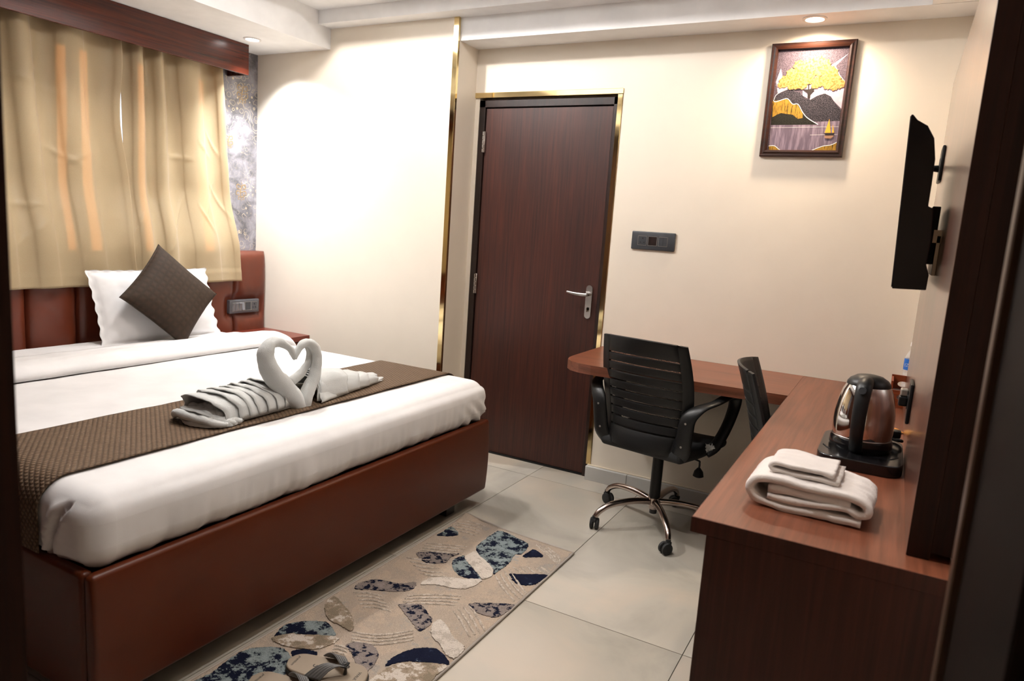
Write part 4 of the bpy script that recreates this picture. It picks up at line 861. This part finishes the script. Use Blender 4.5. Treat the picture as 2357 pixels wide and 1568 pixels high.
# ------------------------------------------------------------------ office chairs
def office_chair(label):
    """built at the origin, facing +y; seat centre over the origin"""
    t = thing('office_chair', label, 'chair', (0, 0, 0), group='black mesh office chairs at the desk')
    # five-star base
    for k in range(5):
        a = math.radians(160 - 75.5 + 72 * k) if False else math.radians(22 + 72 * k)
        c, s = math.cos(a), math.sin(a)
        lg = MB().tube([(c * 0.02, s * 0.02, 0.120), (c * 0.12, s * 0.12, 0.128), (c * 0.23, s * 0.23, 0.118), (c * 0.29, s * 0.29, 0.090), (c * 0.312, s * 0.312, 0.062)], [0.017, 0.016, 0.015, 0.014, 0.013], 12, smooth=5)
        leg = lg.build('base_leg', m_chrome, t, smooth='all')
        x, y = c * 0.315, s * 0.315
        ca = a + 1.1 + k
        d = Vector((math.cos(ca), math.sin(ca), 0)); w = Vector((-d.y, d.x, 0)); cc = Vector((x, y, 0.027)) + d * 0.012
        cs = MB()
        for sg in (-1, 1):
            p0 = cc + w * sg * 0.004; p1 = cc + w * sg * 0.021
            cs.tube([tuple(p0), tuple(p0.lerp(p1, 0.2)), tuple(p0.lerp(p1, 0.85)), tuple(p1)], [0.022, 0.0265, 0.0265, 0.020], 18)
        cs.tube([(x, y, 0.040), (x, y, 0.068)], [0.013, 0.011], 12)
        q = Vector((x, y, 0.046)); cs.box(q.x - 0.013, q.x + 0.013, q.y - 0.013, q.y + 0.013, 0.038, 0.056, 0.004, 2)
        cs.build('caster', m_rubber, leg, smooth=True)
    MB().lathe([(0.0, 0.082), (0.022, 0.082), (0.024, 0.10), (0.030, 0.105), (0.031, 0.140), (0.026, 0.143)], 20).build('hub', m_chrome, t, smooth=True)
    MB().tube([(0, 0, 0.060), (0, 0, 0.085)], 0.018, 14).tube([(0, 0, 0.140), (0, 0, 0.385)], 0.0265, 20).build('gas_column', m_black, t, smooth=True)
    MB().box(-0.07, 0.07, -0.10, 0.10, 0.375, 0.405, 0.008, 2).tube([(0.02, 0.07, 0.375), (0.02, 0.07, 0.40)], 0.03, 16).build('tilt_mechanism', m_black, t, smooth=True)
    MB().tube([(0.06, 0, 0.385), (0.20, -0.02, 0.385), (0.215, -0.02, 0.375), (0.215, -0.02, 0.345)], 0.0045, 8, smooth=3).tube([(0.215, -0.02, 0.352), (0.215, -0.02, 0.335), (0.215, -0.02, 0.312), (0.215, -0.02, 0.306)], [0.006, 0.020, 0.025, 0.014], 14).build('height_lever', m_black, t, smooth=True)
    # seat
    def sd(p, n):
        x, y, z = p
        if n[2] > 0.2: p[2] += 0.012 * (x / 0.24) ** 2 - 0.02 * sstep(0.10, 0.24, y) + 0.010 * math.exp(-((y - 0.0) / 0.14) ** 2)
        k = 1 - 0.12 * sstep(0.0, -0.24, y); p[0] *= k; return p
    rounded(-0.240, 0.240, -0.215, 0.245, 0.400, 0.458, 0.028, 0.03, sd).build('seat', m_blackfab, t, smooth='all')
    # back shell: curved plate with nine slots
    def BP(a, v, off=0.0):
        """a in -1..1 across, v height 0..1 ; returns a point"""
        z = 0.430 + 0.505 * v
        hw = 0.205 - 0.022 * (1 - v) ** 2 + 0.026 * math.sin(PI * v) 
        x = a * hw
        y = -0.205 - 0.115 * v ** 1.6 + 0.062 * a * a - 0.045 * math.exp(-(v / 0.2) ** 2) - off
        z += 0.010 * (1 - a * a) * v - 0.0
        return (x, y, z)
    slots = [0.930 - 0.0845 * k for k in range(1, 10)]; sh = 0.0095
    sh_h = 0.0085
    m = MB()
    bands = []; prev = 1.0
    for s_ in slots: bands.append((s_ + sh_h, prev)); prev = s_ - sh_h
    bands.append((0.0, prev))
    ed = 0.80
    for lo, hi in bands:
        m.grid(lambda u, v: BP(-ed + 2 * ed * u, lo + (hi - lo) * v), 16, 3)
    for sg in (-1, 1):
        m.grid(lambda u, v: BP(sg * (ed + (1 - ed) * u), v), 3, 44)
    bm = bmesh.new(); vs = [bm.verts.new(p) for p in m.v]
    for f in m.f: bm.faces.new([vs[i] for i in f])
    bmesh.ops.remove_doubles(bm, verts=bm.verts[:], dist=1e-5); bm.verts.index_update()
    m2 = MB().add([v.co[:] for v in bm.verts], [[v.index for v in f.verts] for f in bm.faces]); bm.free()
    m2.build('backrest_shell', m_black, t, smooth='all', mods=[SOL(0.010, 0), ('BEVEL', dict(width=0.0025, segments=2))])
    MB().grid(lambda u, v: BP(-0.9 + 1.8 * u, 0.12 + 0.86 * v, -0.011), 16, 20).build('backrest_mesh', m_meshc, t, smooth='all', fix=False)
    # arms: side plates behind the back that sweep forward into closed arm loops
    for sg in (-1, 1):
        A = MB()
        P_ = [(0.180, -0.190, 0.425), (0.205, -0.208, 0.47), (0.215, -0.218, 0.55), (0.226, -0.222, 0.62), (0.262, -0.190, 0.668), (0.298, -0.12, 0.690), (0.305, 0.02, 0.705), (0.303, 0.09, 0.690), (0.297, 0.105, 0.63), (0.285, 0.07, 0.54), (0.262, 0.02, 0.455), (0.235, -0.01, 0.420)]
        A.tube([(sg * x, y, z) for x, y, z in P_], [0.030, 0.034, 0.033, 0.031, 0.026, 0.024, 0.027, 0.027, 0.025, 0.024, 0.026, 0.022], 14, smooth=5, flat=(1.15, 0.45), up=(1, 0, 0.15))
        arm = A.build('armrest', m_black, t, smooth='all')
        for z, x, y in ((0.60, 0.220, -0.236), (0.49, 0.206, -0.226)):
            MB().tube([(sg * x, y + 0.008, z), (sg * x, y - 0.002, z)], [0.006, 0.005], 10).build('bolt', m_silver, arm, smooth=True)
        PL = MB(); PL.box(min(sg * 0.20, sg * 0.27), max(sg * 0.20, sg * 0.27), -0.228, -0.209, 0.44, 0.63, 0.008, 2)
        PL.v = [(p[0] - sg * 0.02 * sstep(0.55, 0.43, p[2]) , p[1] - 0.012 * math.sin(max(0, min(1, (p[2] - 0.43) / 0.2)) * PI), p[2]) for p in PL.v]
    return t
ch1 = office_chair('black office chair with a slotted back, standing before the back desk')
ch2 = copy_tree(ch1); ch2['label'] = 'black office chair tucked under the side desk, mostly hidden'
ch1.location = (-0.885, 3.23, 0); ch1.rotation_euler = (0, 0, math.radians(-10))
ch2.location = (-0.165, 2.78, 0); ch2.rotation_euler = (0, 0, math.radians(-90 + 8))
# torn clear film hanging from the nearer chair's arm
tf = MB(); tf.grid(lambda u, v: (-0.628 + 0.035 * u + 0.01 * fbm(u, v, 1, 4), 3.02 + 0.03 * v, 0.515 - 0.05 * v * (1 - 0.5 * u) + 0.012 * fbm(u, v, 4, 7)), 14, 12)
o = tf.build('film_scrap', clear('torn clear film', (0.8, 0.8, 0.8), 0.35), ch1, smooth='all', fix=False)

# ------------------------------------------------------------------ rug and slippers
rg = thing('rug', 'beige runner rug with navy, teal and grey leaf shapes beside the bed', 'rug', (-1.36, 1.95, 0))
b = MB(); ry0, ry1, rx0, rx1 = 1.12, 2.715, -1.655, -1.067
def rgf(u, v):
    x = rx0 + (rx1 - rx0) * u; y = ry0 + (ry1 - ry0) * v + (0.035 * (1 - u) ** 3 - 0.02 * u) * sstep(0.9, 1, v)
    c = 0.014 * max(0, 1 - math.hypot((x - rx0) / 0.10, (y - 2.75) / 0.10))
    return (x, y, 0.009 + c + 0.0008 * fbm(x, y, 0, 20))
b.grid(rgf, 60, 150); 
go = b.build('ground_weave', m_rug, rg, smooth='all', fix=False, mods=[SOL(0.0085, -1)])
e = MB().tube([(rx1, ry0, 0.006), (rx1, ry1 - 0.02, 0.006)], 0.005, 8).tube([(rx0, ry0, 0.006), (rx0, ry1 - 0.02, 0.006)], 0.005, 8).tube([(rx0, ry1 + 0.033, 0.02), (rx0 + 0.1, ry1 + 0.025, 0.009), (-1.36, ry1, 0.006), (rx1, ry1 - 0.02, 0.006)], 0.005, 8, smooth=4)
e.build('binding', plain('rug binding', (0.33, 0.29, 0.25), 0.9), rg, smooth=True)
for i, (kind, pts) in enumerate(RUG_PATCHES):
    P = [Vector((min(max(x, rx0 + 0.004), rx1 - 0.004), y)) for x, y in pts]; n = len(P); Q = []
    for k in range(n):
        a, b_, c, d = P[k - 1], P[k], P[(k + 1) % n], P[(k + 2) % n]
        for j in range(12):
            t_ = j / 12; q = 0.5 * ((2 * b_) + (c - a) * t_ + (2 * a - 5 * b_ + 4 * c - d) * t_ ** 2 + (3 * b_ - a - 3 * c + d) * t_ ** 3)
            w = 0.0045; Q.append((min(max(q.x + w * fbm(q.x, q.y, i, 110), rx0), rx1), q.y + w * fbm(q.y, q.x, i, 110)))
    hgt = 0.0026 if kind in ('white', 'tan') else 0.0014
    MB().prism(Q, 0.0085, 0.0100 + hgt + 0.0002 * (i % 4)).build('pile_patch', RUGM[kind], rg, label={'navy_teal': 'navy and teal leaf-shaped pile', 'navy': 'navy leaf-shaped pile', 'grey_navy': 'grey and navy leaf-shaped pile', 'white': 'thick white pile', 'tan': 'thick tan pile'}[kind])
rb = MB()
for p in RUG_RIBS:
    a = [(min(max(x, rx0 + 0.004), rx1 - 0.004), y, 0.0078) for x, y in p]
    rb.tube(a, [0.004, 0.0062, 0.004] if len(a) == 3 else 0.005, 6, smooth=12)
rb.v = [(p[0] + 0.003 * fbm(p[0], p[1], 0, 90), p[1] + 0.003 * fbm(p[1], p[0], 0, 90), p[2] + 0.0012 * fbm(p[0], p[1], 5, 200)) for p in rb.v]
rb.build('pile_rib', m_rib, rg, smooth='all', kind='stuff')

m_sole = plain('taupe foam sole', (0.25, 0.195, 0.14), 0.7); m_soled = plain('dark sole edge', (0.03, 0.026, 0.022), 0.7); m_strap = plain('grey ribbed strap', (0.10, 0.095, 0.09), 0.5)
def slipper(label, loc, rz):
    t = thing('slipper', label, 'slipper', (0, 0, 0), group='pair of flip-flops on the rug')
    # x runs heel (0) to toe (0.27)
    def outl(s, o=0.0):
        w = 0.040 + 0.012 * math.sin(PI * s) + 0.014 * sstep(0.35, 0.8, s)
        e = math.sqrt(max(0, 1 - (2 * s - 1) ** 8)) if True else 1
        e = min(1, math.sqrt(max(0, 1 - ((0.16 - s) / 0.16) ** 2)) if s < 0.16 else 1); 
        if s > 0.82: e *= math.sqrt(max(0, 1 - ((s - 0.82) / 0.18) ** 2))
        return w * e + o
    N = 28; up = [(0.27 * k / N, outl(k / N)) for k in range(N + 1)]; pts = up + [(x, -y) for x, y in up[-2:0:-1]]
    MB().prism(pts, 0.0, 0.012).build('outsole', m_soled, t, smooth=True)
    MB().prism([(x * 0.985 + 0.002, y * 0.97) for x, y in pts], 0.012, 0.022).build('sole', m_sole, t, smooth=True, mods=[('BEVEL', dict(width=0.003, segments=2, limit_method='ANGLE'))])
    for sg in (-1, 1):
        s_ = MB()
        def sf(u, v):
            q = u; x = 0.118 + 0.078 * q + (v - 0.5) * 0.056 * (1 - 0.40 * q); y = sg * (0.054 * (1 - q) + 0.002); z = 0.020 + 0.042 * math.sin(min(1, q * 1.15) * PI * 0.62) - 0.012 * q * q
            return (x, y, z + 0.0014 * math.cos(v * 2 * PI * 5) * 0.5)
        s_.grid(sf, 18, 24); s_.build('strap', m_strap, t, smooth='all', fix=False, mods=[SOL(0.003, 0)])
    MB().tube([(0.198, 0, 0.020), (0.200, 0, 0.040), (0.197, 0, 0.056)], [0.006, 0.004, 0.005], 8).build('toe_post', m_soled, t, smooth=True)
    MB().box(0.188, 0.206, -0.014, 0.014, 0.049, 0.0535, 0.001, 1).build('strap_joint', m_black2, t)
    for nm, bd, sz, x, y, r in (('print_mark', '5', 0.030, 0.098, 0.0, -PI / 2), ('print_lettering', 'WALK', 0.014, 0.236, 0.004, -PI / 2), ('heel_print', 'premium', 0.013, 0.030, 0.0, -PI / 2)):
        text(nm, bd, sz, m_soled, Matrix.Translation((x, y, 0.0222)) @ Matrix.Rotation(r, 4, 'Z'), t, shear=0.4 if nm == 'heel_print' else 0)
    t.location = loc; t.rotation_euler = (0, 0, rz); return t
sl = slipper('taupe flip-flop with a grey strap on the rug, the one further from the doorway', (-1.475, 1.445, 0.0125), 0.20)
s_2 = copy_tree(sl); s_2['label'] = 'taupe flip-flop cut by the lower edge of the photo, nearest the doorway'
s_2.location = (-1.50, 1.325, 0.0125); s_2.rotation_euler = (0, 0, 0.12)

# ------------------------------------------------------------------ picture on the back wall
pf = thing('framed_picture', 'dark brown framed print of a golden tree above a lake with a sailboat', 'picture', (-0.475, YB, 2.063))
FX, FZ, FW, FH = -0.475, 2.063, 0.183, 0.258
fm = MB(); prf = [(0.0, 0.0), (0.0, 0.016), (0.004, 0.020), (0.012, 0.019), (0.020, 0.024), (0.028, 0.022), (0.031, 0.012), (0.031, 0.0)]
k = len(prf)
for (sx, sz) in ((-1, -1), (1, -1), (1, 1), (-1, 1)):
    for ins, dep in prf: fm.v.append((FX + sx * (FW - ins), YB - 0.0005 - dep, FZ + sz * (FH - ins)))
for c4 in range(4):
    n4 = (c4 + 1) % 4
    for i in range(k - 1): fm.f.append((c4 * k + i, c4 * k + i + 1, n4 * k + i + 1, n4 * k + i)); fm.mi.append(0)
fm.build('frame', wood('picture frame wood', '#1a0c08', '#3a1d12', 0, 0.3), pf)
lay = [0]
def art(name, pts, mat, z=None, closed=True, wdt=0.0015):
    lay[0] += 1; y = YB - 0.009 - 0.00012 * lay[0]
    if closed: return MB().prism([(FX + a, FZ + b) for a, b in pts], y, y + 0.0001, mpy).build(name, mat, pf)
    return MB().tube([(FX + a, y, FZ + b) for a, b in pts], wdt, 6, smooth=5, up=(0, 1, 0), flat=(0.05, 1)).build(name, mat, pf)
def art_mat(name, lo, hi, sc, stretch=(1, 1, 1), a=0.45, b=0.6):
    lo = tuple(v * 0.62 for v in lo); hi = tuple(v * 0.62 for v in hi)
    m, n, l, bs = new_mat(name); f = tex(n, l, coords(n, l, stretch), sc, 3, 0.7)
    l.new(ramp(n, l, f, [(a, (*lo, 1)), (b, (*hi, 1))]), bs.inputs['Base Color']); bs.inputs['Roughness'].default_value = 0.7; bs.inputs['Specular IOR Level'].default_value = 0.15; return m
a_sky = art_mat('print dusky sky', (0.06, 0.045, 0.06), (0.20, 0.15, 0.19), 500)
a_pink = art_mat('print pink cloud', (0.60, 0.46, 0.55), (0.82, 0.72, 0.76), 9)
a_hill = art_mat('print speckled hill', (0.012, 0.010, 0.014), (0.45, 0.38, 0.46), 520, a=0.52, b=0.72)
a_hillf = art_mat('print dark hill', (0.010, 0.009, 0.008), (0.05, 0.045, 0.03), 300)
a_gold = art_mat('print gold drips', (0.55, 0.30, 0.04), (0.06, 0.04, 0.01), 6, (60, 1, 4), 0.48, 0.62)
a_leaf = art_mat('print golden foliage', (0.44, 0.16, 0.03), (0.72, 0.36, 0.13), 110, a=0.40, b=0.58)
a_water = art_mat('print lilac lake', (0.20, 0.15, 0.20), (0.38, 0.29, 0.37), 5, (14, 1, 1.2))
a_white = plain('print white line', (0.88, 0.84, 0.80), 0.35); a_trunk = plain('print black trunk', (0.02, 0.012, 0.01), 0.4)
a_sail = plain('print amber sail', (0.75, 0.34, 0.03), 0.4); a_refl = plain('print amber reflection', (0.30, 0.16, 0.10), 0.4)
art('print_sky', [(-0.155, -0.230), (0.155, -0.230), (0.155, 0.230), (-0.155, 0.230)], a_sky)
clampp = lambda pts: [(min(max(a, -0.153), 0.153), min(max(b, -0.228), 0.228)) for a, b in pts]
art('print_cloud', clampp(PIC['pink']), a_pink); art('print_cloud', clampp(PIC['skyl']), a_pink)
art('print_hill', clampp(PIC['hillback']), a_hill)
art('print_ridge_line', clampp(PIC['outline4']), a_white, closed=False, wdt=0.0009)
wt = art('print_lake', clampp(PIC['water']), a_water)
art('print_hill', clampp(PIC['hillfront']), a_hillf); art('print_gold_drips', clampp(PIC['gold']), a_gold)
art('print_shore', clampp(PIC['bl']), a_gold); art('print_shore', clampp(PIC['br']), a_gold)
for nm in ('outline', 'outline2', 'outline3'): art('print_ridge_line', clampp(PIC[nm]), a_white, closed=False, wdt=0.0016)
for nm in ('line1', 'line2'): art('print_water_line', clampp(PIC[nm]), a_white, closed=False, wdt=0.0005)
art('print_trunk', PIC['trunk'], a_trunk)
lay[0] += 1; cr = MB(); yy = YB - 0.009 - 0.00012 * lay[0]
for i, ((a, b), r) in enumerate(zip(PIC['crown'], PIC['crad'])):
    pts = []
    for k in range(26):
        th = 2 * PI * k / 26; q = r * (0.92 + 0.10 * math.sin(7 * th + i) + 0.07 * math.sin(13 * th + 2 * i)); pts.append((FX + min(max(a + q * math.cos(th), -0.153), 0.153), FZ + b + q * math.sin(th)))
    cr.prism(pts, yy - 0.00002 * i, yy + 0.0001, mpy)
cr.build('print_tree_crown', a_leaf, pf); lay[0] += 6
art('print_boat_hull', PIC['hull'], a_trunk); art('print_sail', PIC['sail1'], a_sail); art('print_sail', PIC['sail2'], a_sail); art('print_reflection', PIC['refl'], a_refl)

# ------------------------------------------------------------------ switch plate on the back wall
bs_ = thing('switch_plate', 'dark slate switch plate with socket and switches on the cream wall', 'switch plate', (-1.145, YB, 1.364))
px0, px1, pz0, pz1 = -1.262, -1.026, 1.317, 1.412
MB().box(px0, px1, YB - 0.012, YB - 0.0003, pz0, pz1, 0.005, 3).build('plate', m_plate, bs_, smooth=True)
for i, cx in enumerate((-1.202, -1.146, -1.090)):
    h = 0.0245
    o_ = MB().box(cx - h + 0.002, cx + h - 0.002, YB - (0.0125 if i != 1 else 0.0121), YB - 0.009, 1.364 - h + 0.002, 1.364 + h - 0.002, 0.0008, 1).build(('socket', 'regulator', 'rocker')[i], (m_plate, m_frame, m_plate)[i], bs_)
    e = MB()
    for z in (1.364 - h, 1.364 + h - 0.0016): e.box(cx - h, cx + h, YB - 0.0132, YB - 0.0115, z, z + 0.0016)
    for x in (cx - h, cx + h - 0.0016): e.box(x, x + 0.0016, YB - 0.0132, YB - 0.0115, 1.364 - h, 1.364 + h)
    e.build('outline', m_silver, bs_)
    if i == 0:
        for dx, dz, r in ((0.002, 0.012, 0.0042), (-0.010, -0.009, 0.0032), (0.010, -0.009, 0.0032)):
            MB().tube([(cx + dx, YB - 0.0125, 1.364 + dz), (cx + dx, YB - 0.0131, 1.364 + dz)], r, 10).build('socket_hole', m_black2, o_)
    if i == 2: MB().box(cx - 0.0006, cx + 0.0006, YB - 0.0129, YB - 0.012, 1.342, 1.386).build('rocker_gap', m_black2, o_)

# ------------------------------------------------------------------ recessed downlights
def downlight(label, x, y, z, r, lm, ring):
    t = thing('downlight', label, 'ceiling light', (x, y, z))
    MB().lathe([(r, -0.0005), (r, -0.004), (r * 0.78, -0.006), (r * 0.70, -0.001)], 32, (x, y, z)).build('ring', ring, t, smooth=True)
    MB().lathe([(r * 0.72, -0.002), (r * 0.5, -0.003), (0.0, -0.0035)], 32, (x, y, z)).build('diffuser', lm, t, smooth=True)
m_ring = plain('white lamp ring', (0.75, 0.72, 0.7), 0.35)
downlight('round recessed downlight in the lowered ceiling beside the pelmet', -3.556, 3.104, 2.39, 0.052, m_lampc, m_ring)
downlight('round recessed downlight glowing warmly above the framed picture', -0.47, 3.518, 2.39, 0.052, m_lampw, m_ring)
